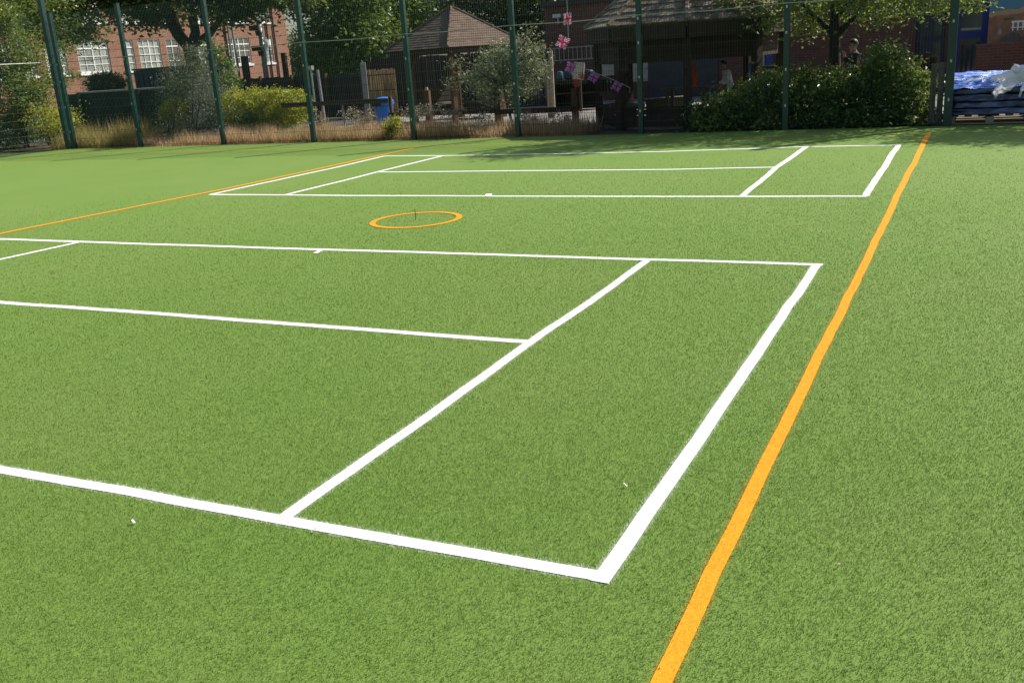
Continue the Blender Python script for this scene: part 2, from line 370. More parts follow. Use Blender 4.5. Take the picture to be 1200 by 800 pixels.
LINES = [
 ('near', ext([(0, 280.3), (380, 292.6), (961, 310.4)], 6, .02), W_),
 ('near', ext([(0, 354.2), (619, 400.7)], 5, 0), W_),
 ('near', ext([(0, 550.3), (708, 676)], 4, .0), W_),
 ('near', ext([(957, 311), (706, 677)], 0, .03), W_),
 ('near', ext([(758, 306), (334, 606)], 0, 0), W_),
 ('near', ext([(93, 284), (0, 304.3)], 0, 3), W_),
 ('near', ext([(377, 293), (370, 297)], 0, 0), .06),
 ('far', ext([(246, 228), (400, 229.2), (580, 230), (780, 230.5), (1016.5, 230.2)], 0, .0), W_),
 ('far', ext([(450, 183), (518, 182.6), (660, 180.3), (780, 177.8), (943, 172.2), (1054, 170.3)], 0, .02), W_),
 ('far', ext([(247, 228), (400, 195), (451, 183)], 0, 0), W_),
 ('far', ext([(336, 228.3), (400, 212.6), (447, 200.5), (518, 183)], 0, 0), W_),
 ('far', ext([(442, 202), (600, 200.5), (780, 199), (910, 196.2)], 0, 0), W_),
 ('far', ext([(870, 230), (910, 196.2), (945, 172.5)], 0, 0), W_),
 ('far', ext([(1015, 230), (1052.5, 170.5)], 0, 0), W_),
 ('far', ext([(572, 230), (573, 227.6)], 0, 0), .09),
 ('orange', ext([(775, 800), (920, 499), (1088, 156.5)], 2.2, 0), .074),
 ('orange', ext([(0, 274.3), (267, 221), (487, 173.3)], 9, 0), .088),
 ('border', [np.array((-20.6, 17.35)), np.array((-12.5, 17.2)), np.array((-7.5, 17.28)), np.array((-.67, 17.52)), np.array((8, 17.6))], .05),
 ('border', [np.array((-20.6, 17.3)), np.array((-20.75, 15.4)), np.array((-20.9, 4))], .05),
]
CC = np.array(gnd(487.5, 257.9)[:2]); RC = .485
def fib_positions(dmin=1.9, dmax=25.5, rho=42000, d1=3.6):
    half = R(43); c = [rho * (d1 * d1 - dmin * dmin) / 2 * 2 * half, rho * d1 * d1 * math.log(dmax / d1) * 2 * half]
    n1, n2 = int(c[0]), int(c[1]); d = np.concatenate([np.sqrt(RNG.uniform(dmin ** 2, d1 ** 2, n1)), d1 * np.exp(RNG.uniform(0, math.log(dmax / d1), n2))])
    a = YAW + RNG.uniform(-half, half, len(d)); xy = np.stack([d * np.sin(a), d * np.cos(a)], 1)
    k = (xy[:, 0] > CX) & (xy[:, 1] < 18.68) & (xy[:, 0] < 13) & (RNG.uniform(0, 1, len(d)) < np.clip((16 - d) / 9, 0, 1)); return xy[k], d[k]
XY, D = fib_positions(); SCL = np.maximum(1, D / 3.6)
hh = .0112 * SCL ** .15 * RNG.uniform(.6, 1.25, len(D)); ww = .0018 * SCL ** .80 * RNG.uniform(.7, 1.3, len(D)); ln = RNG.uniform(.2, .95, len(D))
CEN = XY + RNG.normal(0, .0065, XY.shape)
lab = np.zeros(len(D), int); code = {'near': 1, 'far': 2, 'orange': 3, 'border': 4}
def seg_d(p, a, b):
    ab = b - a; t = np.clip(((p - a) @ ab) / (ab @ ab), 0, 1); return np.linalg.norm(p - (a + t[:, None] * ab), axis=1), ((p - a) @ ab) / np.linalg.norm(ab)
order = ['border', 'orange', 'far', 'near']
for key in order:
    for nm, pts, wd in LINES:
        if nm != key: continue
        near_ = np.zeros(len(D), bool)
        for i0 in range(0, len(pts) - 1, 25):
            q_ = np.array(pts[i0:i0 + 26]); lo_, hi_ = q_.min(0) - .06, q_.max(0) + .06
            idx = np.where((CEN[:, 0] > lo_[0]) & (CEN[:, 0] < hi_[0]) & (CEN[:, 1] > lo_[1]) & (CEN[:, 1] < hi_[1]))[0]
            for a, b in zip(q_[:-1], q_[1:]):
                dd, tt = seg_d(CEN[idx], a, b); L = np.linalg.norm(b - a); k = (dd < wd / 2 + .002) & (tt > 0) & (tt < L)
                if key == 'border': k &= RNG.uniform(0, 1, len(k)) < .75
                lab[idx[k]] = code[nm]
rd = np.linalg.norm(CEN - CC, axis=1); lab[np.abs(rd - RC) < .037] = 3
hh = np.where((lab > 0) & (lab < 4), hh * 1.05, hh); V = blades(XY, 0.0, hh, ww, ln)
def strip(pts, wd, z):
    L, Rr = [], []
    for i, p in enumerate(pts):
        d = pts[min(i + 1, len(pts) - 1)] - pts[max(i - 1, 0)]; d = d / np.linalg.norm(d); nrm = np.array((-d[1], d[0])) * wd / 2 * (.78 + .22 * min(1, max(0, (np.linalg.norm(p) - 7) / 8)))
        L.append((*(p + nrm), z)); Rr.append((*(p - nrm), z))
    n = len(pts); return L + Rr, [(i, n + i, n + i + 1, i + 1) for i in range(n - 1)]
def lines_obj(key, name, mf, ms):
    vs, fs = [], []; z = .002 if key in ('near', 'far') else (.0045 if key == 'orange' else .003)
    for nm, pts, wd in LINES:
        if nm != key: continue
        v, f = strip(pts, wd, z); z += .0005; o = len(vs); vs += v; fs += [tuple(i + o for i in q) for q in f]
    o = arr_mesh(name, V[lab == code[key]].reshape(-1, 3), 3, mf, extra=(vs, fs)); o.data.materials.append(ms)
    nt_ = len(o.data.polygons); mi = np.zeros(nt_, np.int32); mi[nt_ - len(fs):] = 1; o.data.polygons.foreach_set('material_index', mi); return struct(o)
# ring sheet for the small circle is added to the orange lines
ring = [np.array(CC + RC * np.array((math.cos(t), math.sin(t)))) for t in np.linspace(0, 2 * math.pi, 49)]
LINES.append(('orange', ring, .074))
lines_obj('near', 'near_court_line_markings', M['white_f'], M['white'])
lines_obj('far', 'far_court_line_markings', M['white_f'], M['white'])
lines_obj('orange', 'orange_line_markings', M['orange_f'], M['orange'])
lines_obj('border', 'yellow_border_line_markings', M['yellow_f'], M['yellow'])
tf = arr_mesh('turf_grass', V[lab == 0].reshape(-1, 3), 3, M['green']); tag(tf, 'short green artificial grass pile covering the pitch', 'grass', kind='stuff')
del V
# bits lying on the turf
for (u, v, sz, lb) in ((157, 614, .015, 'white paper scrap on the turf below the near sideline, at left'), (733, 571, .013, 'curled white scrap on the turf just left of the near baseline')):
    p = gnd(u, v); m = MB(); n = 5
    vs = [(p.x + sz * (i / 4 - .5) * 1.4, p.y + sz * (j - .5) * .7, .014 + .006 * math.sin(i * 1.3 + j)) for j in (0, 1) for i in range(5)]
    m.add(vs, [(i, i + 1, 6 + i, 5 + i) for i in range(4)]); tag(m.build('paper_scrap', M['wpaint'], origin=(p.x, p.y, 0)), lb, 'scrap')
lp = []
for i in range(85):
    u, v = random.uniform(0, 1200), 190 + 600 * random.random() ** 1.6; p = gnd(u, v); lp.append((p.x, p.y, .016))
lo = arr_mesh('leaf_litter', leaves(np.array(lp), .012, .6, 1.5), 4, M['seed']); tag(lo, 'tiny dry leaf scraps scattered over the green turf', 'litter', kind='stuff')
p = gnd(487, 257.6); m = MB(); m.tube((p.x, p.y, 0), (p.x + .004, p.y, .115), .004, .0035, 8); m.tube((p.x + .004, p.y, .115), (p.x + .004, p.y, .121), .0055, .004, 8)
tag(m.build('marker_peg', M['black'], origin=(p.x, p.y, 0)), 'thin dark peg standing in the middle of the small orange circle', 'peg')

# ------------------------------------------------------------------ mesh fence
def fpx(u): return aty(u, 165, FY).x
def post(parent, x, y, h, wd, lab_=None):
    t = MB(); t.box((x, y, h / 2), (wd, wd, h)); o = t.build('post', M['post'], parent, bevel=.006)
    c = MB(); c.box((x, y, h + .012), (wd + .012, wd + .012, .02)); c.build('cap', M['black'], o)
    for z in (.45, 1.1, 1.75, 2.2):
        b = MB(); b.box((x, y - wd / 2 - .008, z), (.03, .014, .05)); b.build('clip', M['galv'], o)
    if lab_: o['label'] = lab_
    return o
def panel(parent, a, b, h, rw=.0032):
    a, b = Vector(a), Vector(b); L = (b - a).length; d = (b - a).normalized(); t = MB(); nv = int(L / .05)
    for i in range(1, nv):
        q = a + d * (L * i / nv); t.tube(q + Vector((0, 0, .03)), q + Vector((0, 0, h)), rw, rw, 3, False)
    z = .05
    while z < h:
        for s in (-1, 1): t.tube(a + Vector((0, 0, z)) + Vector((-d.y, d.x, 0)) * .006 * s, b + Vector((0, 0, z)) + Vector((-d.y, d.x, 0)) * .006 * s, rw * 1.1, rw * 1.1, 3, False)
        z += .2
    t.build('mesh_panel', M['wire'], parent)
fence = thing('mesh_fence', 'tall dark green mesh fence along the far edge of the turf', 'fence', (-11, FY, 0))
pu = [164, 262, 368, 486, 608, 752, 920, 1108.5]
px_ = [fpx(u) for u in pu]
for u, x in zip(pu, px_): post(fence, x, FY, 3.53 if u < 1000 else 3.8, (.10 if u < 900 else .105) if u < 1000 else .14)
post(fence, CX + .06, FY, 4.3, .13)
xs = [CX + .06] + px_
for a, b in zip(xs[:-1], xs[1:]): panel(fence, (a + .05, FY + .02, 0), (b - .05, FY + .02, 0), 3.45)
t = MB()
for a, b in zip(xs[:-1], xs[1:]): t.path([(a, FY - .06, 2.26), ((a + b) / 2, FY - .06, 2.235), (b, FY - .06, 2.26)], [.0085] * 3, 6)
t.build('tension_wire', M['galv'], fence)
sf = thing('mesh_fence', 'short run of green mesh fence turning the corner at far left', 'fence', (CX, 14, 0))
post(sf, CX + .30, FY - .02, 3.49, .10)
for y in (15.9, 13.0, 10.1): post(sf, CX, y, 3.53, .10)
for a, b in ((FY - .1, 15.9), (15.9, 13.0), (13.0, 10.1)): panel(sf, (CX - .02, a, 0), (CX - .02, b, 0), 3.45)
t = MB(); t.path([(CX + .06, FY, 2.27), (CX + .06, 10.1, 2.27)], [.009] * 2, 6); t.build('tension_wire', M['galv'], sf)

# ------------------------------------------------------------------ left brick building (facade faces +X)
BX = -48.5
def fy(u, v=80): return atx(u, v, BX).y
def wall_open(mp, a0, a1, z0, z1, ops, dep=.14):
    A = sorted({a0, a1, *[o[0] for o in ops], *[o[1] for o in ops]}); Z = sorted({z0, z1, *[o[2] for o in ops], *[o[3] for o in ops]}); m = MB()
    for i in range(len(A) - 1):
        for j in range(len(Z) - 1):
            ca, cz = (A[i] + A[i + 1]) / 2, (Z[j] + Z[j + 1]) / 2
            if any(o[0] < ca < o[1] and o[2] < cz < o[3] for o in ops): continue
            m.add([mp(A[i], Z[j], 0), mp(A[i + 1], Z[j], 0), mp(A[i + 1], Z[j + 1], 0), mp(A[i], Z[j + 1], 0)], [(0, 1, 2, 3)])
    for o in ops:
        q = [(o[0], o[2]), (o[1], o[2]), (o[1], o[3]), (o[0], o[3])]
        for k in range(4):
            (a, z), (b, y) = q[k], q[(k + 1) % 4]; m.add([mp(a, z, 0), mp(b, y, 0), mp(b, y, dep), mp(a, z, dep)], [(0, 1, 2, 3)])
    return m
def bar2(m, mp, a0, a1, z0, z1, d0, d1):
    vs = [mp(a, z, d) for d in (d0, d1) for a, z in ((a0, z0), (a1, z0), (a1, z1), (a0, z1))]
    m.add(vs, [(0, 1, 2, 3), (7, 6, 5, 4), (0, 4, 5, 1), (1, 5, 6, 2), (2, 6, 7, 3), (3, 7, 4, 0)])
def window(parent, mp, o, cols, rows, fm, gm, sillm, fwid=.07, bwid=.035, dep=.06):
    m = MB(); a0, a1, z0, z1 = o
    for x in (a0, a1 - fwid): bar2(m, mp, x, x + fwid, z0, z1, dep, dep + .07)
    for z in (z0, z1 - fwid): bar2(m, mp, a0 + fwid, a1 - fwid, z, z + fwid, dep + .002, dep + .068)
    for i in range(1, cols):
        x = a0 + (a1 - a0) * i / cols; k = bwid * (1.6 if cols > 2 and i == cols // 2 else 1); bar2(m, mp, x - k / 2, x + k / 2, z0 + fwid, z1 - fwid, dep + .01, dep + .06)
    for j in range(1, rows):
        z = z0 + (z1 - z0) * j / rows; k = bwid * (2 if j == rows - 1 else 1); bar2(m, mp, a0 + fwid, a1 - fwid, z - k / 2, z + k / 2, dep + .006, dep + .056)
    f = m.build('window', fm, parent)
    g_ = MB(); g_.add([mp(a0 + .01, z0 + .01, dep + .05), mp(a1 - .01, z0 + .01, dep + .05), mp(a1 - .01, z1 - .01, dep + .05), mp(a0 + .01, z1 - .01, dep + .05)], [(0, 1, 2, 3)]); g_.build('pane', gm, f)
    if sillm: s_ = MB(); bar2(s_, mp, a0 - .1, a1 + .1, z0 - .14, z0 - .003, -.09, .05); s_.build('sill', sillm, f)
    return f
mpL = lambda a, z, d: (BX - d, a, z)
b0, b1 = fy(-60), fy(338.5, 60)
bl = thing('brick_building', 'orange brick school building with white sash windows behind the far left corner', 'building', (BX, (b0 + b1) / 2, 0))
cols_ = [(-45, -20, 4), (-8, 14, 4), (22, 43, 4), (56, 80, 4), (94, 131, 4), (146.5, 160.5, 2), (166.5, 192, 4), (199, 214, 2), (232, 253, 4), (271.5, 296.5, 4), (309, 322.5, 2)]
ops = []; meta = []
for u0_, u1_, c in cols_:
    for z0, z1 in ((2.24, 4.10), (5.15, 6.95)): ops.append((fy(u0_), fy(u1_), z0, z1)); meta.append(c)
wl_ = wall_open(mpL, b0, b1, -.05, 8.6, ops)
wl_.add([mpL(b1, -.05, 0), mpL(b1, -.05, 9), mpL(b1, 8.6, 9), mpL(b1, 8.6, 0)], [(0, 1, 2, 3)])
wl_.build('wall', M['brickL'], bl)
for o, c in zip(ops, meta): window(bl, mpL, o, c, 4, M['wpaint'], M['curtain'] if random.random() < .55 else M['glass'], M['wpaint'])
m = MB(); bar2(m, mpL, b0, b1 + .3, 8.603, 8.85, -.35, 9.2); m.build('roof', M['felt'], bl)
for u in (269, 317.5, 325.5):
    m = MB(); m.tube((BX + .08, fy(u), .2), (BX + .08, fy(u), 8.5), .055, .055, 8); m.build('downpipe', M['black'], bl)
m = MB(); bar2(m, mpL, fy(325.5) - .9, fy(325.5) - .6, 3.4, 3.9, -.12, -.003); m.build('alarm_box', M['wpaint'], bl)

# ------------------------------------------------------------------ right brick building (wall faces -Y)
WY = 31.5
mpR = lambda a, z, d: (a, WY + d, z)
wx0 = aty(640, 60, WY).x
br = thing('brick_building', 'low brown brick school building in shade behind the pavilions at right', 'building', (-4, WY, 0))
def wx(u, v=40): return aty(u, v, WY).x
dz = lambda u, v: aty(u, v, WY).z
blue_ops = [(wx(1118), wx(1157), -.04, 2.62), (wx(1073), wx(1108), -.04, 2.62)]
wr = wall_open(mpR, wx0, 14, -.05, 3.14, blue_ops, .18)
wr.add([mpR(wx0, -.05, 0), mpR(wx0, 3.14, 0), mpR(wx0, 3.14, 6), mpR(wx0, -.05, 6)], [(0, 1, 2, 3)])
wr.build('wall', M['brickR'], br)
m = MB(); bar2(m, mpR, wx0 - .1, 14.1, 3.143, 3.30, -.12, 6.2); m.build('roof', M['felt'], br)
def bluewin(o, gm, mat_, fw_):
    m = MB(); a0, a1, z0, z1 = o
    for x in (a0, a1 - fw_): bar2(m, mpR, x, x + fw_, z0, z1, .05, .14)
    for z in (z0, 1.28, z1 - fw_): bar2(m, mpR, a0 + fw_, a1 - fw_, z, z + fw_ * (1.2 if z == 1.28 else 1), .052, .138)
    f = m.build('window', mat_, br)
    g_ = MB(); g_.add([mpR(a0, z0, .11), mpR(a1, z0, .11), mpR(a1, z1, .11), mpR(a0, z1, .11)], [(0, 1, 2, 3)]); g_.build('pane', gm, f)
    return f
f = bluewin(blue_ops[0], M['glass'], M['bluep'], .16)
m = MB(); bar2(m, mpR, blue_ops[0][0] + .17, blue_ops[0][1] - .17, 1.50, 1.57, .09, .105); m.build('blind_rail', M['cpaint'], f)
m = MB()
for k in range(5): bar2(m, mpR, blue_ops[0][0] + .22 + k * .13, blue_ops[0][0] + .27 + k * .13, .14, 1.1 - .08 * (k % 2), .092, .106)
m.build('blind_slats', M['greyblue'], f)
f = bluewin(blue_ops[1], M['glass'], M['navy'], .10)
m = MB(); bar2(m, mpR, blue_ops[1][0] + .11, blue_ops[1][0] + .48, .14, 2.4, .07, .1); m.build('pale_panel', M['greyblue'], f)
# blue door edge and white downpipe left of the brick, behind the big pavilion
m = MB(); bar2(m, mpR, wx(897.5, 60), wx(906, 60), -.03, 2.5, -.08, -.003); m.build('blue_frame', M['bluep'], br)
m = MB(); bar2(m, mpR, wx(892, 60), wx(897, 60), -.03, 2.3, -.12, -.003); m.build('downpipe', M['steel'], br)
m = MB(); bar2(m, mpR, wx(760, 80), wx(842, 80), .0, 1.55, -.06, -.003); m.build('door', M['greyblue'], br)
for a_, b_ in ((702, 722), (740, 782)):
    m = MB(); bar2(m, mpR, wx(a_, 100), wx(b_, 100), .55, 1.35, -.05, -.003); m.build('window_panel', M['cpaint'], br)
# security light and window guard on the wall at left
p = aty(655, 19, WY); m = MB(); m.box((p.x, WY - .13, p.z), (.30, .20, .12)); lo = m.build('floodlight', M['galv'], br); m = MB(); m.tube((p.x, WY - .13, p.z - .06), (p.x, WY - .08, p.z - .25), .03, .03, 8); m.build('bracket', M['galv'], lo)
ga, gb = aty(648, 68, WY - .2), aty(695, 54, WY - .2); m = MB(); gz0, gz1 = gb.z - .40, gb.z
for z in (gz0, gz1): m.box(((ga.x + gb.x) / 2, WY - .2, z), (gb.x - ga.x, .03, .03))
for i in range(9):
    x = ga.x + (gb.x - ga.x) * (i + .5) / 9; m.box((x, WY - .2, (gz0 + gz1) / 2), (.022, .022, gz1 - gz0 - .03))
for x in (ga.x + .05, gb.x - .05): m.box((x, WY - .1, gz0), (.03, .19, .03))
tag(m.build('window_guard', M['cpaint'], origin=(ga.x, WY - .2, gz0)), 'pale barred guard rail fixed on the brown brick wall beside the pavilion', 'railing')

# mural board and low dark brick wall at far right
mx0, mx1 = aty(1157.5, 40, 30.6).x, 6.0
mz0, mz1 = .95, 3.0
mural = thing('mural', 'painted mural board of orange sand, white arcade and blue sky above the low wall', 'mural', (mx0, 30.6, mz0))
m = MB(); m.b2(mx0, mx1, 30.6, 30.66, mz0, mz1)
def mural_mat():
    t = NT('mural_paint'); g_ = t.n('ShaderNodeNewGeometry'); sx = t.n('ShaderNodeSeparateXYZ'); t.l(g_.outputs['Position'], sx.inputs[0])
    n = t.noise(1.6, 4, .6, t.pos()); h = t.math('ADD', sx.outputs[2], t.math('MULTIPLY', t.math('SUBTRACT', n, .5), .5))
    sand = t.mix(t.ramp(t.noise(5, 4, .6, t.pos()), .35, .65), (.36, .185, .105), (.26, .125, .075))
    col = t.mix(t.math('GREATER_THAN', h, 1.84), sand, (.45, .28, .15)); col = t.mix(t.math('GREATER_THAN', h, 1.98), col, (.09, .22, .31)); return t.fin(col, .7, .3)
m.build('board', mural_mat(), mural)
def mp_(u, v): q = aty(u, v, 30.59); return q.x, q.z
def disc(m, cx, cz, rx, rz, y, a0=0, a1=2 * math.pi, n=18):
    vs = [(cx, y, cz)] + [(cx + rx * math.cos(a0 + (a1 - a0) * i / n), y, cz + rz * math.sin(a0 + (a1 - a0) * i / n)) for i in range(n + 1)]
    m.add(vs, [(0, i, i + 1) for i in range(1, n + 1)])
m = MB(); x, z = mp_(1192, 30)
m.box((x + .33, 30.592, z + .10), (.95, .006, .05)); m.box((x + .33, 30.592, z - .05), (.95, .006, .03))
for k in range(8): m.box((x - .10 + k * .12, 30.591, z + .02), (.045, .005, .13)); m.box((x - .10 + k * .12, 30.591, z - .10), (.035, .005, .07))
m.build('white_arcade', M['wpaint'], mural)
m = MB(); x, z = mp_(1186, 49); disc(m, x, z, .24, .24, 30.594, 0, math.pi); disc(m, x - .22, z, .10, .12, 30.5935, 0, math.pi); disc(m, x + .22, z, .11, .11, 30.593, 0, math.pi); m.build('pale_mound', M['greywood'], mural)
m = MB(); x, z = mp_(1171.5, 38); disc(m, x, z, .055, .085, 30.593); m.box((x, 30.594, z + .09), (.02, .004, .06)); m.build('white_figure', M['cpaint'], mural)
m = MB(); x, z = mp_(1180, 24); disc(m, x, z, .12, .06, 30.593, .2, 2.6); disc(m, x + .10, z + .02, .09, .05, 30.5925, 0, 3.0); m.build('green_leaf_shape', M['L_ivy'], mural)
lw = MB(); a_ = aty(1143, 70, 29.2).x; lw.b2(a_, 8, 29.2, 29.42, -.03, aty(1150, 52, 29.2).z); lwo = lw.build('low_brick_wall', M['brickR'], origin=(a_, 29.2, 0))
tag(lwo, 'low dark red brick wall standing under the painted mural', 'wall')

# ------------------------------------------------------------------ gazebos
def roof_courses(cs, apex, nc, sw, lift=.025):
    m = MB(); apex = Vector(apex); n = len(cs)
    for i in range(n):
        A, B = Vector(cs[i]), Vector(cs[(i + 1) % n]); nrm = (B - A).cross(apex - A).normalized(); nrm = nrm if nrm.z > 0 else -nrm
        for k in range(nc):
            t0, t1 = k / nc, min(1, (k + 1.25) / nc); a0, b0_ = A.lerp(apex, t0), B.lerp(apex, t0); a1, b1_ = A.lerp(apex, t1), B.lerp(apex, t1)
            ns = max(1, int((b0_ - a0).length / sw)); off = random.random() * .5
            cuts = [0] + [min(1, max(0, (j + off + random.uniform(-.12, .12)) / ns)) for j in range(1, ns)] + [1]
            for c0, c1 in zip(cuts[:-1], cuts[1:]):
                if c1 - c0 < 1e-3: continue
                q = [a0.lerp(b0_, c0), a0.lerp(b0_, c1), a1.lerp(b1_, c1), a1.lerp(b1_, c0)]; lf = lift * random.uniform(.8, 1.3)
                q[0] += nrm * lf; q[1] += nrm * lf; lo_ = [q[0] - nrm * lf * .9, q[1] - nrm * lf * .9]
                m.add(q + lo_, [(0, 1, 2, 3), (4, 5, 1, 0)])
    return m
def hip_caps(m, cs, apex, wd, lift=.05):
    for c in cs:
        c, a = Vector(c), Vector(apex); 
        for k in range(9):
            p, q = c.lerp(a, k / 9), c.lerp(a, (k + 1.15) / 9); m.tube(p + Vector((0, 0, lift * .6)), q + Vector((0, 0, lift * .3)), wd, wd * .9, 6)
# gazebo 1
gc = aty(534, 77, 24.8); gc.z = 0; k = Vector((rr.x, rr.y, 0)).normalized(); f2 = Vector((-k.y, k.x, 0)); hd = 2.02
ez, az = 1.97, 3.06
cs = [gc - f2 * hd - k * .06, gc + k * hd, gc + f2 * hd, gc - k * hd]; cs = [Vector((c.x, c.y, ez)) for c in cs]
g1 = thing('gazebo', 'open timber gazebo with brown hipped shingle roof beside the silvery tree', 'gazebo', gc)
m = roof_courses(cs, (gc.x, gc.y, az), 17, .19, .011); ro = m.build('roof', M['shingleA'], g1); m = MB(); hip_caps(m, cs, (gc.x, gc.y, az), .035); m.build('hip_caps', M['shingleA'], ro)
m = MB()
for i in range(4):
    a, b = cs[i], cs[(i + 1) % 4]; mid = (a + b) / 2; d = (b - a); rz = math.atan2(d.y, d.x); mid = Vector((gc.x, gc.y, mid.z)).lerp(mid, .90); m.box(mid - Vector((0, 0, .075)), (d.length * .90, .05, .15), rz)
m.build('fascia', M['darkwood'], g1)
for i in range(4):
    c = gc + (cs[i] - gc).normalized() * 1.78; t = MB(); t.box((c.x, c.y, .92), (.13, .13, 1.9), math.atan2(k.y, k.x) + .785); t.build('post', M['brownwood'], g1)
    nx = gc + (cs[(i + 1) % 4] - gc).normalized() * 1.78
    t = MB(); c2 = Vector((c.x, c.y, 0)).lerp(Vector((nx.x, nx.y, 0)), .14); t.tube((c.x, c.y, 1.35), (c2.x, c2.y, 1.8), .04, .04, 6); t.build('brace', M['brownwood'], g1)
for i in (1, 2):
    a = gc + (cs[i] - gc).normalized() * 1.7; b = gc + (cs[(i + 1) % 4] - gc).normalized() * 1.7; md = (a + b) / 2; d = b - a; t = MB()
    for z in (.3, .44, .58, .72, .86): t.box((md.x, md.y, z), (Vector((d.x, d.y, 0)).length - .16, .03, .12), math.atan2(d.y, d.x))
    t.build('side_panel', M['darkwood'], g1)
    q = md + (gc - md).normalized() * .3; q.z = .45; t = MB(); t.box((q.x, q.y, .45), (Vector((d.x, d.y, 0)).length - .9, .38, .05), math.atan2(d.y, d.x)); t.build('bench', M['greywood'], g1)
# gazebo 2 (octagon)
f0 = aty(805, 24, 19.55); c8 = Vector((f0.x, f0.y, 0)); vd = Vector((ray(805, 60).x, ray(805, 60).y, 0)).normalized(); RA = 2.28
c8 = c8 + vd * RA
a0_ = math.atan2(-vd.y, -vd.x); E8, A8 = 2.10, 3.75
co8 = [Vector((c8.x + RA * math.cos(a0_ + i * math.pi / 4), c8.y + RA * math.sin(a0_ + i * math.pi / 4), E8)) for i in range(8)]
g2 = thing('gazebo', 'large dark octagonal timber pavilion with grey cedar shingle roof behind the fence', 'gazebo', c8)
ro = roof_courses(co8, (c8.x, c8.y, A8), 13, .13, .03).build('roof', M['shingleB'], g2); m = MB(); hip_caps(m, co8, (c8.x, c8.y, A8), .055); m.build('hip_caps', M['shingleB'], ro)
def side8(i, rad): 
    a = c8 + (Vector((co8[i].x, co8[i].y, 0)) - c8).normalized() * rad; b = c8 + (Vector((co8[(i + 1) % 8].x, co8[(i + 1) % 8].y, 0)) - c8).normalized() * rad
    return a, b
m = MB(); mv = MB()
for i in range(8):
    a, b = side8(i, RA - .05); d = b - a; md = (a + b) / 2; rz = math.atan2(d.y, d.x); m.box((md.x, md.y, E8 - .165), (d.length - .05, .05, .30), rz)
    a, b = side8(i, RA - .28); d = b - a; md = (a + b) / 2
    for j in range(4): mv.box((md.x, md.y, E8 - .38 - j * .11), (d.length - .16, .03, .10), rz)
m.build('fascia', M['darkwood'], g2); mv.build('valance_boards', M['darkwood'], g2)
for i in range(8):
    a, b = side8(i, RA - .28); t = MB(); t.box((a.x, a.y, 1.0), (.17, .17, 2.0), math.atan2(vd.y, vd.x) + i * math.pi / 4); t.build('post', M['darkwood'], g2)
    if i not in (3, 4): # low walls of horizontal boards with small gaps
        d = b - a; md = (a + b) / 2; rz = math.atan2(d.y, d.x); t = MB()
        for j in range(3): t.box((md.x + random.uniform(-.01, .01), md.y, .09 + j * .122), (d.length - .20, .035, .112), rz + random.uniform(-.004, .004))
        t.box((md.x, md.y, .425), (d.length - .20, .14, .04), rz); t.build('low_wall', M['darkwood'], g2)
    if i in (2, 5, 6):
        d = b - a; md = (a + b) / 2; rz = math.atan2(d.y, d.x); t = MB(); t.box((md.x, md.y, 1.04), (d.length - .2, .06, .06), rz); t.box((md.x, md.y, .70), (d.length - .2, .06, .10), rz)
        for j in range(5): q = a.lerp(b, (j + 1) / 6); t.box((q.x, q.y, .88), (.05, .04, .255), rz)
        t.build('balustrade', M['darkwood'], g2)
for i in (2, 4, 6):
    a, b = side8(i, RA - .75); d = b - a; md = (a + b) / 2; t = MB(); t.box((md.x, md.y, .44), (d.length, .36, .05), math.atan2(d.y, d.x)); t.box((md.x, md.y, .2), (d.length * .8, .06, .42), math.atan2(d.y, d.x)); t.build('bench', M['greywood'], g2)
t = MB(); t.lathe((c8.x, c8.y, -.02), [(RA - .2, 0), (RA - .2, .05)], 8); t.build('floor', M['greywood'], g2)
# table inside
tc = c8 + vd * .3; tb = thing('picnic_table', 'grey wooden table standing inside the dark octagonal pavilion', 'table', tc)
t = MB()
for j in range(5): t.box((tc.x, tc.y - .28 + j * .14, .70), (1.1, .125, .04))
t.build('tabletop', M['greywood'], tb)
for sx in (-.42, .42):
    for sy in (-.22, .22): t = MB(); t.box((tc.x + sx, tc.y + sy, .36), (.07, .07, .64)); t.build('leg', M['greywood'], tb)
# orange folded sunshade hanging in the pavilion
pt = aty(813.5, 75, 21.2); pb = aty(813, 103, 21.2); m = MB()
zs = [(pt.z, .012), (pt.z - .06, .035), (pt.z - .2, .05), (pb.z + .14, .065), (pb.z + .11, .05), (pb.z + .08, .065), (pb.z, .045)]
pr = [(r_, z_ - pt.z) for z_, r_ in reversed(zs)]; m.lathe((pt.x, pt.y, pt.z), pr, 10)
for i, v_ in enumerate(m.v): m.v[i] = (v_[0] + .012 * math.sin(9 * v_[2]), v_[1], v_[2])
m.tube((pt.x, pt.y, pt.z), (pt.x, pt.y, 2.0), .004, .004, 5)
tag(m.build('hanging_cloth', M['orangecloth'], origin=(pt.x, pt.y, 0), smooth=True), 'narrow orange red folded cloth hanging inside the octagonal pavilion', 'cloth')

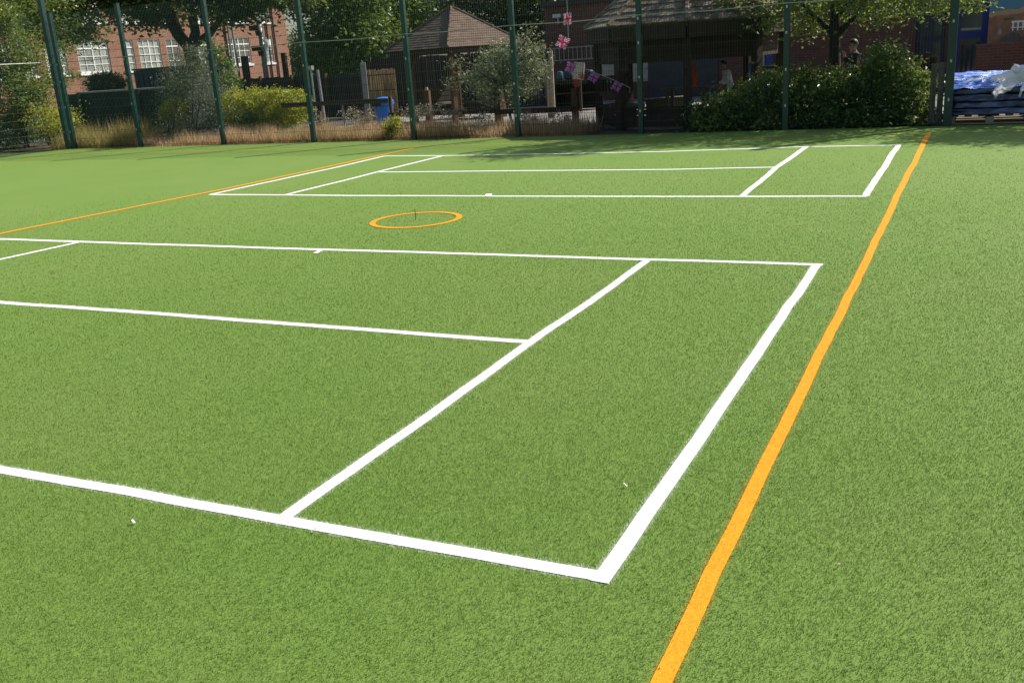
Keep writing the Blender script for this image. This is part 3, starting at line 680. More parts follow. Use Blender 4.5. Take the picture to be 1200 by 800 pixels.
# ------------------------------------------------------------------ timber fences, posts, rails
def boards(name, lab_, a, b, h0, h1, m_, pm, every=1.8, bw=.12):
    a, b = Vector(a), Vector(b); d = (b - a); L = d.length; rz = math.atan2(d.y, d.x); t = thing(name, lab_, 'fence', a); m = MB(); n = int(L / bw); nv = Vector((-d.y, d.x, 0)).normalized()
    for i in range(n):
        q = a.lerp(b, (i + .5) / n); hh_ = h0 + (h1 - h0) * i / n + random.uniform(-.015, .015); q = q + nv * (.008 * (i % 2)); m.box((q.x, q.y, hh_ / 2), (bw - .006, .018, hh_), rz + random.uniform(-.01, .01))
    m.build('boards', m_, t)
    for i in range(int(L / every) + 1):
        q = a + d.normalized() * min(L, i * every) - nv * .06; hh_ = h0 + (h1 - h0) * i * every / L; s_ = MB(); s_.box((q.x, q.y, hh_ / 2 + .03), (.09, .09, hh_ + .06), rz); s_.build('post', pm, t)
    return t
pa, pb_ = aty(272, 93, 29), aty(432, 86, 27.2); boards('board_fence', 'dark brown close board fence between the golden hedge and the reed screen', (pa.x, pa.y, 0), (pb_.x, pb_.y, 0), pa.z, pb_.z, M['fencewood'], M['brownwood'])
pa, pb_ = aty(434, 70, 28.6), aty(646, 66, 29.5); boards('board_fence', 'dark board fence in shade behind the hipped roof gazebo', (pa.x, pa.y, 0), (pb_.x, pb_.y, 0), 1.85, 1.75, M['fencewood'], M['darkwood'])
pa, pb_ = aty(1052, 68, 21.4), aty(1098, 75, 20.2); boards('board_fence', 'short brown board fence behind the laurel beside the tall post', (pa.x, pa.y, 0), (pb_.x, pb_.y, 0), 1.2, 1.15, M['brownwood'], M['darkwood'], 1.2)
# weathered upright pallet
p = aty(1100, 148, 19.05); ht = aty(1100, 74, 19.05).z; up = thing('upright_pallet', 'weathered grey pallet stood on end between the laurel and the fence post', 'pallet', (p.x, 19.05, 0)); t = MB()
for dx in (-.13, -.005, .115): t.box((p.x + dx, 19.03, ht / 2), (.10, .02, ht + random.uniform(-.03, .02)))
t.build('boards', M['greywood'], up)
for z in (.12, .6, ht - .12): t = MB(); t.box((p.x, 19.09, z), (.36, .08, .09)); t.build('bearer', M['greywood'], up)
# low timber rail
RY = 20.4; rl = thing('timber_rail', 'low brown post and rail fence among the dry grass', 'fence', (aty(455, 150, RY).x, RY, 0))
pts = []
for u, v, w_ in ((374, 131, .10), (457, 113, .075), (500, 106, .13), (583, 109, .16), (673, 104, .13)):
    q = aty(u, v, RY); t = MB(); t.box((q.x, RY, q.z / 2), (w_, w_, q.z), .1); o = t.build('post', M['brownwood'], rl); pts.append(q)
    if u == 500: c = MB(); c.tube((q.x, RY, q.z), (q.x, RY, q.z + .07), .05, .03, 8); c.build('finial', M['palewood'], o)
for (u0_, v0_), (u1_, v1_) in (((330, 118), (456, 124)), ((456, 133), (582, 132)), ((584, 133), (673, 126))):
    a, b = aty(u0_, v0_, RY - .08), aty(u1_, v1_, RY - .08); zz = (a.z + b.z) / 2; t = MB(); t.box(((a.x + b.x) / 2, RY - .09, zz), (b.x - a.x, .05, .11)); t.build('rail', M['railwood'], rl)
# slender pale posts, poles
a, b = aty(425, 74, 25.5), aty(430, 133, 25.5); t = MB(); ang = Matrix.Rotation(-.04, 3, 'Y'); t.box((a.x, 25.5, a.z / 2), (.17, .17, a.z + .02), .5); tag(t.build('concrete_post', M['steel'], origin=(a.x, 25.5, 0), bevel=.01), 'pale grey concrete post at the left end of the reed screen', 'post')
sc_ = thing('reed_screen', 'brown reed screen standing behind the blue bin', 'screen', (aty(448, 130, 25.3).x, 25.3, 0)); t = MB(); xa, xb = aty(431, 90, 25.3).x, aty(463, 90, 25.3).x
for i in range(120):
    x = xa + (xb - xa) * i / 119; t.tube((x, 25.3 + random.uniform(-.02, .02), 0), (x + random.uniform(-.02, .02), 25.3, 1.5 + random.uniform(-.05, .03)), .009, .007, 5)
t.build('reeds', M['reed'], sc_); t = MB()
for z in (.3, .9, 1.35): t.tube((xa, 25.27, z), (xb, 25.27, z), .012, .012, 6)
t.build('binding', M['brownwood'], sc_)
a = aty(643, 60, 24.2); t = MB(); t.box((a.x + .05, 24.2, .85), (.10, .12, 1.72), .3); t.box((a.x - .05, 24.18, .72), (.10, .10, 1.46), .3); tag(t.build('timber_post', M['palewood'], origin=(a.x, 24.2, 0), bevel=.008), 'pale timber gate post between the silvery tree and the brown brick building', 'post')
t = MB(); a = aty(372, 82, 23); b = aty(378, 135, 23); fr = thing('metal_frame', 'slender grey steel upright with a crossbar beside the golden hedge', 'frame', (b.x, 23, 0)); t.tube((b.x + .05, 23, 0), (a.x, 23, a.z), .05, .04, 8); t.build('upright', M['steel'], fr)
c = aty(363, 123, 22.95); d_ = aty(401, 121, 22.95); t = MB(); t.tube((c.x, 22.95, c.z), (d_.x, 22.95, c.z), .025, .025, 8); t.tube((d_.x, 22.95, c.z), (d_.x, 22.95, 0), .025, .025, 8); t.build('crossbar', M['steel'], fr)
t = MB(); a = aty(364, 80, 26); t.box((a.x, 26, a.z), (.16, .12, .14)); t.tube((a.x, 26, a.z - .07), (a.x, 26, 0), .03, .03, 8); tag(t.build('lamp_box', M['galv'], origin=(a.x, 26, 0)), 'small pale box on a post above the dark board fence', 'lamp')
for (u, v, y, hx, lb) in ((286, 66, 33, .24, 'dark timber post in front of the larger ground floor window'), (332, 62, 36, .2, 'dark timber post at the right end of the orange brick building'), (268, 66, 33, .16, 'dark timber post beside the downpipe of the orange brick building')):
    q = aty(u, v, y); t = MB(); t.box((q.x, y, q.z / 2), (hx, hx, q.z), .2); tag(t.build('timber_post', M['darkwood'], origin=(q.x, y, 0), bevel=.01), lb, 'post')
# camera mast and globe lamp
q = aty(303, 24, 34); b = aty(306, 90, 34); cm = thing('camera_mast', 'grey steel mast with two security cameras before the orange brick building', 'mast', (q.x, 34, 0)); t = MB(); t.tube((q.x + .02, 34, 0), (q.x, 34, q.z), .13, .10, 10); t.build('pole', M['steel'], cm, smooth=True)
for v in (33, 57):
    z = aty(303, v, 34).z; t = MB(); t.box((q.x - .2, 33.85, z), (.34, .22, .2), .5); t.tube((q.x, 34, z), (q.x - .2, 33.9, z), .04, .04, 6); t.tube((q.x + .05, 33.8, z - .12), (q.x + .05, 33.8, z - .32), .13, .10, 10); t.build('camera', M['black'], cm)
q = aty(271, 20, 33); t = MB(); t.tube((q.x, 33, 0), (q.x - .05, 33, 4.6), .06, .05, 8); tag(t.build('lamp_pole', M['galv'], origin=(q.x, 33, 0)), 'thin pale pole rising beside the globe lamp', 'pole')
q = aty(263.5, 10, 31.5); gl = thing('globe_lamp', 'grey globe lamp under the big tree crown before the brick building', 'lamp', (q.x, 31.5, 0)); t = MB(); t.tube((q.x, 31.5, 0), (q.x, 31.5, q.z - .1), .04, .035, 8); t.build('pole', M['steel'], gl)
t = MB(); t.lathe((q.x, 31.5, q.z), [(.02, -.14), (.10, -.12), (.14, -.04), (.145, .02), (.12, .08), (.06, .13), (.01, .14)], 14); t.build('globe', M['galv'], gl, smooth=True)
# dark netted cage, navy store and hedge behind it
def netting():
    t = NT('green_netting'); n = t.noise(1.5, 4, .6, t.pos()); col = t.mix(t.ramp(n, .35, .65), (.010, .022, .016), (.028, .045, .028)); t.bump(t.noise(60, 2, .5, t.pos()), .4)
    return t.fin(col, .8, .2)
M['netting'] = netting()
NY = 22.4; a, b = aty(93, 110, NY), aty(208, 101, NY); cg = thing('ball_cage', 'dark green netted ball cage with pale top rail behind the corner fence', 'cage', (a.x, NY, 0))
rz_ = (a.z + b.z) / 2; t = MB(); t.tube((a.x, NY - .05, rz_), (b.x, NY - .05, rz_), .032, .032, 8); t.build('top_rail', M['galv'], cg)
t = MB(); a2 = aty(78, 120, NY).x; t.b2(a2, b.x, NY, NY + .03, .03, rz_ - .03); t.build('netting', M['netting'], cg)
for u, h_ in ((76, 2.25), (95, rz_), (165, rz_), (205, rz_)): q = aty(u, 120, NY); t = MB(); t.box((q.x, NY - .04, h_ / 2), (.10, .10, h_)); t.build('post', M['post'] if u == 76 else M['black'], cg)
a, b = aty(156, 82, 24.2), aty(218, 82, 24.2); ns = thing('storage_container', 'flat navy storage container behind the silvery shrub', 'container', (a.x, 24.2, 0)); t = MB(); hz_ = aty(175, 82, 24.2).z; t.b2(a.x, b.x, 24.2, 26.4, .05, hz_)
t.build('body', M['navy'], ns); t = MB()
for i in range(10): x = a.x + (b.x - a.x) * (i + .5) / 10; t.b2(x - .05, x + .05, 24.16, 24.198, .1, hz_ - .1)
t.build('ribs', M['navy'], ns); t = MB(); t.b2(a.x - .03, b.x + .03, 24.14, 26.43, hz_ + .003, hz_ + .06); t.build('top_edge', M['black'], ns)
q = aty(125, 100, 25.5); shrub('clipped_hedge', 'rounded dark clipped hedge showing above the netted ball cage', (q.x, 25.5, 0), [pxblob(125, 100, 25.5, 24, 15, .7), pxblob(125, 128, 25.5, 24, 26, .7)], 30000, .06, M['L_dark'], M['barkd'], .07, cat='hedge')
# blue bin
q = aty(452.5, 150, 21.6); bz = aty(452, 113.5, 21.6).z; bn = thing('litter_bin', 'bright blue plastic bin with domed lid beside the reed screen', 'bin', (q.x, 21.6, 0)); t = MB()
t.lathe((q.x, 21.6, 0), [(.20, 0), (.225, .05), (.25, bz * .72), (.25, bz * .74)], 20); t.build('body', M['binblue'], bn, smooth=True)
t = MB(); t.lathe((q.x, 21.6, 0), [(.262, bz * .745), (.27, bz * .80), (.262, bz * .88), (.22, bz * .95), (.13, bz * .99), (.02, bz)], 20); lid = t.build('lid', M['binblue'], bn, smooth=True)
t = MB(); t.box((q.x - .06, 21.6 - .256, bz * .80), (.28, .06, .09)); t.build('slot', M['black'], lid)

# ------------------------------------------------------------------ wrapped stack on pallet, right
SX0, SX1, SY0, SY1 = aty(1111, 130, 18.85).x, aty(1111, 130, 18.85).x + 1.95, 18.85, 20.05
pl = thing('wooden_pallet', 'wooden pallet on the turf edge under the blue wrapped rolls', 'pallet', ((SX0 + SX1) / 2, 19.4, 0))
t = MB()
for yy in (SY0 + .05, (SY0 + SY1) / 2, SY1 - .05): t.b2(SX0, SX1, yy - .05, yy + .05, .002, .024)
for i in range(9): x = SX0 + (SX1 - SX0) * (i + .5) / 9; t.b2(x - .06, x + .06, SY0 + .02, SY1, .124, .146)
t.build('boards', M['palletwood'], pl)
for i in range(4):
    x = SX0 + .06 + (SX1 - SX0 - .12) * i / 3
    for yy in (SY0 + .055, (SY0 + SY1) / 2, SY1 - .055): t = MB(); t.b2(x - .065, x + .065, yy - .048, yy + .048, .026, .122); t.build('block', M['palletwood'], pl)
def wavy(x0, x1, y0, y1, z0, z1, amp, seed, rnd=.06, n=(34, 20, 7)):
    """a soft box with rounded edges and wrinkled surface"""
    bm = bmesh.new(); bmesh.ops.create_cube(bm, size=1); bmesh.ops.subdivide_edges(bm, edges=bm.edges[:], cuts=15, use_grid_fill=True)
    for v in bm.verts:
        p = v.co.copy(); X = x0 + (p.x + .5) * (x1 - x0); Y = y0 + (p.y + .5) * (y1 - y0); Z = z0 + (p.z + .5) * (z1 - z0); hz = (z1 - z0) / 2; e = abs(p.z) * 2
        ins = rnd * (1 - math.sqrt(max(0, 1 - (e ** 3) ** 2)))
        cx, cy = (x0 + x1) / 2, (y0 + y1) / 2; X += -ins * (1 if X > cx else -1) * min(1, abs(X - cx) / ((x1 - x0) / 2)); Y += -ins * (1 if Y > cy else -1) * min(1, abs(Y - cy) / ((y1 - y0) / 2))
        nv = noise.noise_vector(Vector((X * 2.2, Y * 2.2, Z * 7 + seed))) + .5 * noise.noise_vector(Vector((X * 6, Y * 6, Z * 14 + seed)))
        v.co = Vector((X, Y, Z)) + Vector((nv.x * amp * .5, nv.y * amp, nv.z * amp * .45))
    vs = [tuple(v.co) for v in bm.verts]; bm.verts.index_update(); fs = [tuple(v.index for v in f.verts) for f in bm.faces]; bm.free(); return MB().add(vs, fs)
st = thing('wrapped_rolls', 'stack of rolls wrapped in blue film on the pallet, shaded sides and sunlit top painted in', 'stack', ((SX0 + SX1) / 2, 19.4, .147))
z = .150; tops = aty(1140, 85, 18.95).z; lh = (tops - .25 - z) / 4
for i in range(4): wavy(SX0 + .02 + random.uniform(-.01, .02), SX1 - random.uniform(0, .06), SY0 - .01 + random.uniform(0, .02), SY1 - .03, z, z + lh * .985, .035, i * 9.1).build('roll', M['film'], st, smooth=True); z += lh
def topfn(a, b): 
    e = min(1, b / .45); zz = z - .01 + (tops - z - .03) * math.sin(e * math.pi / 2); return (SX0 + .01 + (SX1 - SX0 - .03) * a, SY0 - .02 + (SY1 - SY0) * b, zz)
# white polythene sheet on top
def crumple(grid, fn, amp, seed):
    nu, nv = grid; vs = []
    for j in range(nv + 1):
        for i in range(nu + 1):
            p = Vector(fn(i / nu, j / nv)); n1 = noise.noise_vector(p * 5 + Vector((seed, 0, 0))); n2 = noise.noise_vector(p * 13 + Vector((0, seed, 0))); vs.append(tuple(p + n1 * amp + n2 * amp * .45))
    return MB().add(vs, [(j * (nu + 1) + i, j * (nu + 1) + i + 1, (j + 1) * (nu + 1) + i + 1, (j + 1) * (nu + 1) + i) for j in range(nv) for i in range(nu)])
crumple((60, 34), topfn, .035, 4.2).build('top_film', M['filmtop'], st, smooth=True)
wavy(SX0 + .04, SX1 - .05, SY0 + .25, SY1 - .05, z, tops - .10, .03, 55, .10).build('roll', M['film'], st, smooth=True)
PW = lambda u, v, y=18.80: aty(u, v, y)
def ribbon(a, b, wa, wb, bulge):
    def fn(s, t_):
        p = a.lerp(b, s); wv = wa + (wb - wa) * s; ang = (t_ - .5) * 2.4
        return p + Vector((0, -bulge * math.cos(ang), 0)) * (1 - .5 * s) + (b - a).normalized().cross(Vector((0, 1, 0))) * wv * math.sin(ang) * .6
    return fn
bagm = MB()
for (a, b, wa, wb, bu, sd) in ((PW(1196, 86), PW(1165, 113), .16, .13, .12, 1), (PW(1200, 86), PW(1160, 92), .22, .10, .10, 2), (PW(1190, 92), PW(1232, 74), .22, .30, .16, 3), (PW(1204, 92), PW(1196, 112), .08, .03, .05, 4), (PW(1186, 80), PW(1226, 96), .14, .24, .18, 5)):
    q = crumple((26, 14), ribbon(a, b, wa, wb, bu), .045, sd * 3.7); bagm.add(q.v, q.f)
p = PW(1196, 88); tag(bagm.build('polythene_sheet', M['bag'], origin=(p.x, p.y, p.z - .2), smooth=True), 'crumpled white polythene sheet draped over the corner of the blue wrapped rolls', 'sheet')

# ------------------------------------------------------------------ bunting
def flag(parent, c, wd, ht, tilt, mat_):
    n = 8; vs = []; uv = []; c = Vector(c); k_ = Vector((rr.x, rr.y, 0)).normalized(); q = Matrix.Rotation(tilt, 3, Vector((k_.y, -k_.x, 0)))
    for j in range(n + 1):
        for i in range(n + 1):
            x, z_ = (i / n - .5) * wd, -j / n * ht; p = q @ (k_ * x + Vector((0, 0, z_))) + Vector((0, .035 * math.sin(i * .9 + j * .6), 0)); vs.append(c + p); uv.append((i / n, 1 - j / n))
    m = MB().add(vs, [(j * (n + 1) + i, j * (n + 1) + i + 1, (j + 1) * (n + 1) + i + 1, (j + 1) * (n + 1) + i) for j in range(n) for i in range(n)])
    o = m.build('flag', mat_, parent); ul = o.data.uv_layers.new(name='UVMap')
    for lp_ in o.data.loops: ul.data[lp_.index].uv = uv[lp_.vertex_index]
    return o
BY = 19.45
p0, p1, p2 = aty(664, -6, BY), aty(665, 18, BY), aty(666, 44, BY)
bt = thing('bunting', 'two red white and blue flags hanging on a vertical string by the brick building', 'bunting', p2, 'flag bunting'); t = MB(); t.path([p0, p1, p2], [.004] * 3, 5); t.build('string', M['rope'], bt)
flag(bt, aty(664, 15.5, BY - .01), .17, .24, .1, M['flag']); flag(bt, aty(662, 43, BY - .01), .24, .24, -.45, M['flag'])
q0, q1, q2, q3 = aty(666, 73, BY), aty(686, 81, BY), aty(704, 88, BY), aty(738, 103, BY)
bt2 = thing('bunting', 'string of three faded purple flags running to the octagonal pavilion', 'bunting', q3, 'flag bunting'); t = MB(); t.path([q0, q1, q2, aty(722, 95, BY), q3, aty(738, 109, BY)], [.005] * 6, 5); t.build('string', M['rope'], bt2)
for u, v, tl in ((670, 73.5, -.3), (698, 86, -.55), (725, 96, -.45)): flag(bt2, aty(u, v, BY - .01), .19, .19, tl, M['flagp'])
# cloth pieces by the timber post
def pinwheel(u, v, r_, mat_, lb):
    c = aty(u, v, 20.15); m = MB()
    for i in range(7):
        a = i * 2 * math.pi / 7; b = a + .6; m.add([c, c + Vector((math.cos(a) * r_, -.03, math.sin(a) * r_)), c + Vector((math.cos(b) * r_ * .9, .02, math.sin(b) * r_ * .9))], [(0, 1, 2)])
    m.tube(c, (c.x, c.y + .05, c.z), .02, .02, 6); m.tube(c, (c.x, c.y + .03, c.z + r_ + .05), .004, .004, 5); tag(m.build('pinwheel', mat_, origin=tuple(c)), lb, 'pinwheel', 'cloth pinwheels at the rail post')
pinwheel(675.5, 97.5, .095, M['redcloth'], 'orange cloth pinwheel on top of the brown rail post')
pinwheel(682, 88.5, .085, M['redcloth'], 'red cloth pinwheel hanging just under the purple flag string')
pinwheel(685, 95, .075, M['teal'], 'grey teal cloth pinwheel hanging right of the orange one')
c = aty(678, 79, 26); t = MB(); t.box((c.x, 26.06, .45), (.07, .07, .9)); st_ = t; t = MB(); t.box((c.x, 26, c.z - .1), (.32, .03, .46), .2, Matrix.Rotation(.15, 3, 'Y')); nb = thing('notice_board', 'blank cream board on a stake behind the purple flags', 'board', (c.x, 26, 0)); t.build('board', M['cpaint'], nb); st_.build('stake', M['darkwood'], nb)
# dark play kitchen shelf in the yard behind the flags
a, b = aty(650, 118, 27), aty(700, 118, 27); ps = thing('play_shelf', 'dark outdoor shelf against the brown brick wall behind the flags', 'shelf', (a.x, 27, 0)); t = MB()
for z in (.08, .45, .82): t.b2(a.x, b.x, 27, 27.45, z, z + .04)
for x in (a.x, (a.x + b.x) / 2, b.x): t.b2(x - .025, x + .025, 27.01, 27.44, 0, .815)
t.b2(a.x, b.x, 27.46, 27.48, 0, .86); t.build('frame', M['darkwood'], ps)
for i, (dx, mt, rx) in enumerate(((.12, 'teal', .10), (.42, 'navy', .14), (.75, 'greyblue', .11), (1.05, 'navy', .13))):
    t = MB(); t.lathe((a.x + dx, 27.2, .862), [(rx * .8, 0), (rx, .05), (rx, .22), (rx * .6, .25)], 12); tag(t.build('storage_tub', M[mt], origin=(a.x + dx, 27.2, .862), smooth=True), ['teal tub at the left end of the dark shelf', 'large navy tub on the dark shelf, second from its left end', 'blue grey tub on the dark shelf, between two navy tubs', 'navy tub at the right end of the dark shelf'][i], 'tub', 'tubs on the dark shelf')

# ------------------------------------------------------------------ people
def skin_mesh(name, pts, edges, mat_, parent, sub=2, root=0, extra=None):
    me = bpy.data.meshes.new(name); me.from_pydata([p[0] for p in pts], edges, []); o = bpy.data.objects.new(name, me); COL.objects.link(o)
    md = o.modifiers.new('skin', 'SKIN'); md.use_smooth_shade = True
    for i, p in enumerate(pts): sv = me.skin_vertices[0].data[i]; sv.radius = p[1] if isinstance(p[1], tuple) else (p[1], p[1]); sv.use_root = (i == root)
    sb = o.modifiers.new('sub', 'SUBSURF'); sb.levels = sub; sb.render_levels = sub
    dg = bpy.context.evaluated_depsgraph_get(); nm = bpy.data.meshes.new_from_object(o.evaluated_get(dg)); o.modifiers.clear(); o.data = nm; nm.materials.clear(); nm.materials.append(mat_)
    for p in nm.polygons: p.use_smooth = True
    o.parent = parent; o['_w'] = list(worldloc(parent)); return o
def person(label, loc, rz, ht, arms, cloth, legs, hairm, lean=0.0, group=None):
    t = thing('person', label, 'person', loc, group); t.rotation_euler = (0, 0, rz); h = ht
    def s(x, y, z, r_): return (Vector((x * h, (y + lean * max(0, z - .5)) * h, z * h)), r_ * h if not isinstance(r_, tuple) else (r_[0] * h, r_[1] * h))
    P = [s(0, 0, .53, (.085, .06)), s(0, .005, .63, (.075, .055)), s(0, .005, .74, (.092, .06)), s(0, -.005, .815, (.06, .045)), s(0, 0, .85, .030), s(0, .012, .895, (.042, .046)), s(0, .012, .945, (.046, .054)), s(0, .005, .98, (.032, .038))]
    E = [(0, 1), (1, 2), (2, 3), (3, 4), (4, 5), (5, 6), (6, 7)]
    P.append(s(0, .068, .915, .010)); E.append((5, 8))                        # nose
    for sx in (-1, 1): P.append(s(sx * .048, .005, .92, .011)); E.append((6, len(P) - 1))   # ears
    A = {}
    for sx in (-1, 1):
        el, wr_ = arms[0 if sx < 0 else 1]; i0 = len(P)
        P += [s(sx * .105, 0, .80, .034), s(*el, .026), s(*wr_, .018)]; E += [(3, i0), (i0, i0 + 1), (i0 + 1, i0 + 2)]
        d = (P[i0 + 2][0] - P[i0 + 1][0]).normalized(); palm = P[i0 + 2][0] + d * .05 * h; P.append((palm, .022 * h)); E.append((i0 + 2, i0 + 3)); side = d.orthogonal().normalized(); A[sx] = (i0, palm, d, side)
    for sx in (-1, 1):
        i0 = len(P); P += [s(sx * .052, 0, .49, .052), s(sx * .06, .012, .27, .034), s(sx * .062, 0, .05, .022), s(sx * .066, .085, .022, .020)]; E += [(0, i0), (i0, i0 + 1), (i0 + 1, i0 + 2), (i0 + 2, i0 + 3)]
    body = skin_mesh('body', P, E, M['skin'], t, 2)
    m = MB(); bodyloc = worldloc(t)
    for sx in (-1, 1):
        _, palm, d, side = A[sx]
        for k_ in range(4): b_ = palm + side * (k_ - 1.5) * .011 * h; ln_ = (.045, .052, .05, .04)[k_] * h; n_ = d.cross(side); m.path([bodyloc + b_, bodyloc + b_ + d * ln_ * .6, bodyloc + b_ + d * ln_ + n_ * ln_ * .25], [.0062 * h, .0055 * h, .004 * h], 6)
        b_ = palm - d * .01 * h - side * .016 * h; m.path([bodyloc + b_, bodyloc + b_ - side * .02 * h + d * .015 * h, bodyloc + b_ - side * .022 * h + d * .035 * h], [.0075 * h, .0065 * h, .005 * h], 6)
    m.build('fingers', M['skin'], t, smooth=True)
    J = [(P[0][0], (.096 * h, .074 * h)), (P[1][0], (.086 * h, .066 * h)), (P[2][0], (.112 * h, .082 * h)), (P[3][0], (.084 * h, .066 * h)), (Vector((0, 0, .47 * h)), (.088 * h, .070 * h)), (P[4][0] + Vector((0, 0, .008 * h)), (.052 * h, .05 * h))]; JE = [(0, 1), (1, 2), (2, 3), (0, 4), (3, 5)]
    for sx in (-1, 1):
        k_ = A[sx][0]; n0 = len(J); J += [(P[k_][0], .045 * h), (P[k_ + 1][0], .036 * h), (P[k_ + 1][0].lerp(P[k_ + 2][0], .92), .027 * h)]; JE += [(3, n0), (n0, n0 + 1), (n0 + 1, n0 + 2)]
    skin_mesh('top', J, JE, cloth, t, 2)
    T = [(Vector((0, 0, .50 * h)), (.088 * h, .066 * h)), (Vector((0, .002 * h, .60 * h)), (.08 * h, .06 * h))]; TE = [(0, 1)]
    for sx in (-1, 1): n0 = len(T); T += [(Vector((sx * .054 * h, 0, .47 * h)), .062 * h), (Vector((sx * .061 * h, .012 * h, .27 * h)), .046 * h), (Vector((sx * .062 * h, 0, .065 * h)), .036 * h)]; TE += [(0, n0), (n0, n0 + 1), (n0 + 1, n0 + 2)]
    skin_mesh('trousers', T, TE, legs, t, 2)
    hd_ = P[6][0] + worldloc(t); m = MB(); n = 14; rows = 7
    for j in range(rows + 1):
        th = j / rows * 1.75
        for k_ in range(n): ph = 2 * math.pi * k_ / n; q_ = Vector((math.sin(th) * math.cos(ph) * .0515, math.sin(th) * math.sin(ph) * .058 - .008 - .004 * max(0, -math.sin(ph)), math.cos(th) * .058 + .008 + ((.030 * max(0, math.sin(ph)) - .022 * max(0, -math.sin(ph))) * (j / rows) ** 2))) * h; m.v.append(tuple(hd_ + q_))
    for j in range(rows):
        for k_ in range(n): m.f.append((j * n + k_, j * n + (k_ + 1) % n, (j + 1) * n + (k_ + 1) % n, (j + 1) * n + k_))
    m.build('hair', hairm, t, smooth=True)
    m = MB(); fz = P[5][0] + worldloc(t)
    for sx in (-1, 1): m.lathe(fz + Vector((sx * .019 * h, .052 * h, .028 * h)), [(.001, -.004 * h), (.006 * h, 0), (.001, .004 * h)], 8)
    m.build('eyes', M['hair'], t); m = MB(); m.box(fz + Vector((0, .050 * h, -.018 * h)), (.026 * h, .008 * h, .006 * h)); m.build('mouth', M['redcloth'], t)
    return t
p = aty(1003, 47, 21.6)
person('person in a navy jacket standing behind the laurel with a hand raised to the chin', (p.x, 21.6, -.02), R(108), p.z + .03, [((-.15, .03, .66), (-.11, .10, .56)), ((.15, .07, .68), (.04, .115, .80))], M['jacket'], M['trousers'], M['hair'], .05)
p = aty(858, 66, 21.9); person('child in a white shirt leaning forward inside the octagonal pavilion', (p.x, 21.9, .035), R(115), 1.22, [((-.15, .06, .66), (-.10, .17, .58)), ((.15, .06, .66), (.10, .17, .60))], M['shirt'], M['trousers'], M['hair'], .35, 'children inside the pavilion')
p = aty(883, 64, 21.5); person('fair haired child in a blue shirt standing in the pavilion near its right side', (p.x, 21.5, .035), R(-100), 1.38, [((-.15, .0, .64), (-.15, .05, .50)), ((.16, .03, .66), (.15, .12, .55))], M['sleeve'], M['trousers'], M['blond'], .05, 'children inside the pavilion')

# ------------------------------------------------------------------ planting by the fence
def strawbed(name, lab_, x0, x1, n, hmin, hmax, mat_, y0=18.78, y1=20.2, wd=.012):
    xy = np.stack([RNG.uniform(x0, x1, n), RNG.uniform(y0, y1, n)], 1); nz = np.array([noise.noise(Vector((x * 1.3, y * 2, 0))) for x, y in xy[:, :2]]); nz = nz * 1.3 + .3 * np.array([noise.noise(Vector((x * 5, y * 5, 4))) for x, y in xy[:, :2]]); h_ = (hmin + (hmax - hmin) * RNG.uniform(0, 1, n) ** 1.4) * (1 + .55 * nz)
    o = arr_mesh(name, blades(xy, -.03, np.clip(h_, .08, 2), wd * RNG.uniform(.5, 1.3, n), RNG.uniform(.03, .5, n)), 3, mat_); return tag(o, lab_, 'grass', kind='stuff')
X = lambda u: aty(u, 160, 19.4).x
strawbed('dry_grass', 'long dry straw coloured grass growing along the foot of the mesh fence', X(255), X(690), 30000, .14, .46, M['straw'])
strawbed('dry_grass', 'low reddish dry grass below the silvery shrub', X(165), X(258), 5200, .15, .36, M['straw'])
strawbed('yellowing_grass', 'tall yellow green grass by the corner of the fence', X(78), X(172), 7000, .2, .72, M['straw_g'])
strawbed('green_weeds', 'green tufts among the dry grass', X(330), X(560), 6500, .15, .40, M['straw_g'])
sc2 = np.concatenate([clumps([(X(u), 19.7, z_, .28, .3, .16)], 420, 10, .05) for u, z_ in ((366, .42), (405, .55), (420, .5), (478, .5), (490, .55), (505, .5), (530, .42), (560, .35), (610, .3), (650, .28))])
tag(arr_mesh('weed_seed_heads', leaves(sc2, .04, .6, .3), 4, M['seed']), 'brown weeds with pale fluffy seed heads above the dry grass', 'weeds', kind='stuff')

q = aty(226, 165, 20.3); blobs = [pxblob(u, v, 20.3, a, b) for u, v, a, b in ((226, 70, 18, 16), (215, 90, 26, 20), (238, 100, 24, 26), (210, 115, 24, 24), (228, 135, 34, 22), (205, 145, 20, 14), (248, 148, 14, 14))]
shrub('silvery_shrub', 'large grey green shrub beside the golden hedge behind the fence', (q.x, 20.3, -.03), blobs, 17000, .062, M['L_grey'], M['barkd'], .10, .3)
q = aty(196, 150, 19.9); shrub('golden_shrub', 'small yellow green bush at the foot of the large grey green shrub', (q.x, 19.9, -.03), [pxblob(196, 132, 19.9, 11, 10), pxblob(207, 124, 19.9, 9, 8)], 1300, .055, M['L_yellow'], M['barkd'], .06)
blobs = [pxblob(u, v, 20.9, a, b, .55) for u, v, a, b in ((275, 126, 20, 21), (300, 125, 22, 21), (325, 124, 22, 20), (346, 126, 17, 20), (285, 148, 16, 14), (320, 142, 30, 14))]
q = aty(310, 150, 20.9); shrub('golden_hedge', 'clipped golden yellow hedge in front of the dark board fence', (q.x, 20.9, -.03), blobs, 26000, .06, M['L_yellow'], M['barkd'], .07, cat='hedge', shell=(.6, 1.02))
q = aty(292, 158, 20.2); shrub('leafy_bush', 'dark green leafy bush at the left foot of the golden hedge', (q.x, 20.2, -.03), [pxblob(286, 143, 20.2, 12, 14), pxblob(296, 152, 20.2, 8, 8)], 1800, .06, M['L_mid'], M['barkd'], .06)
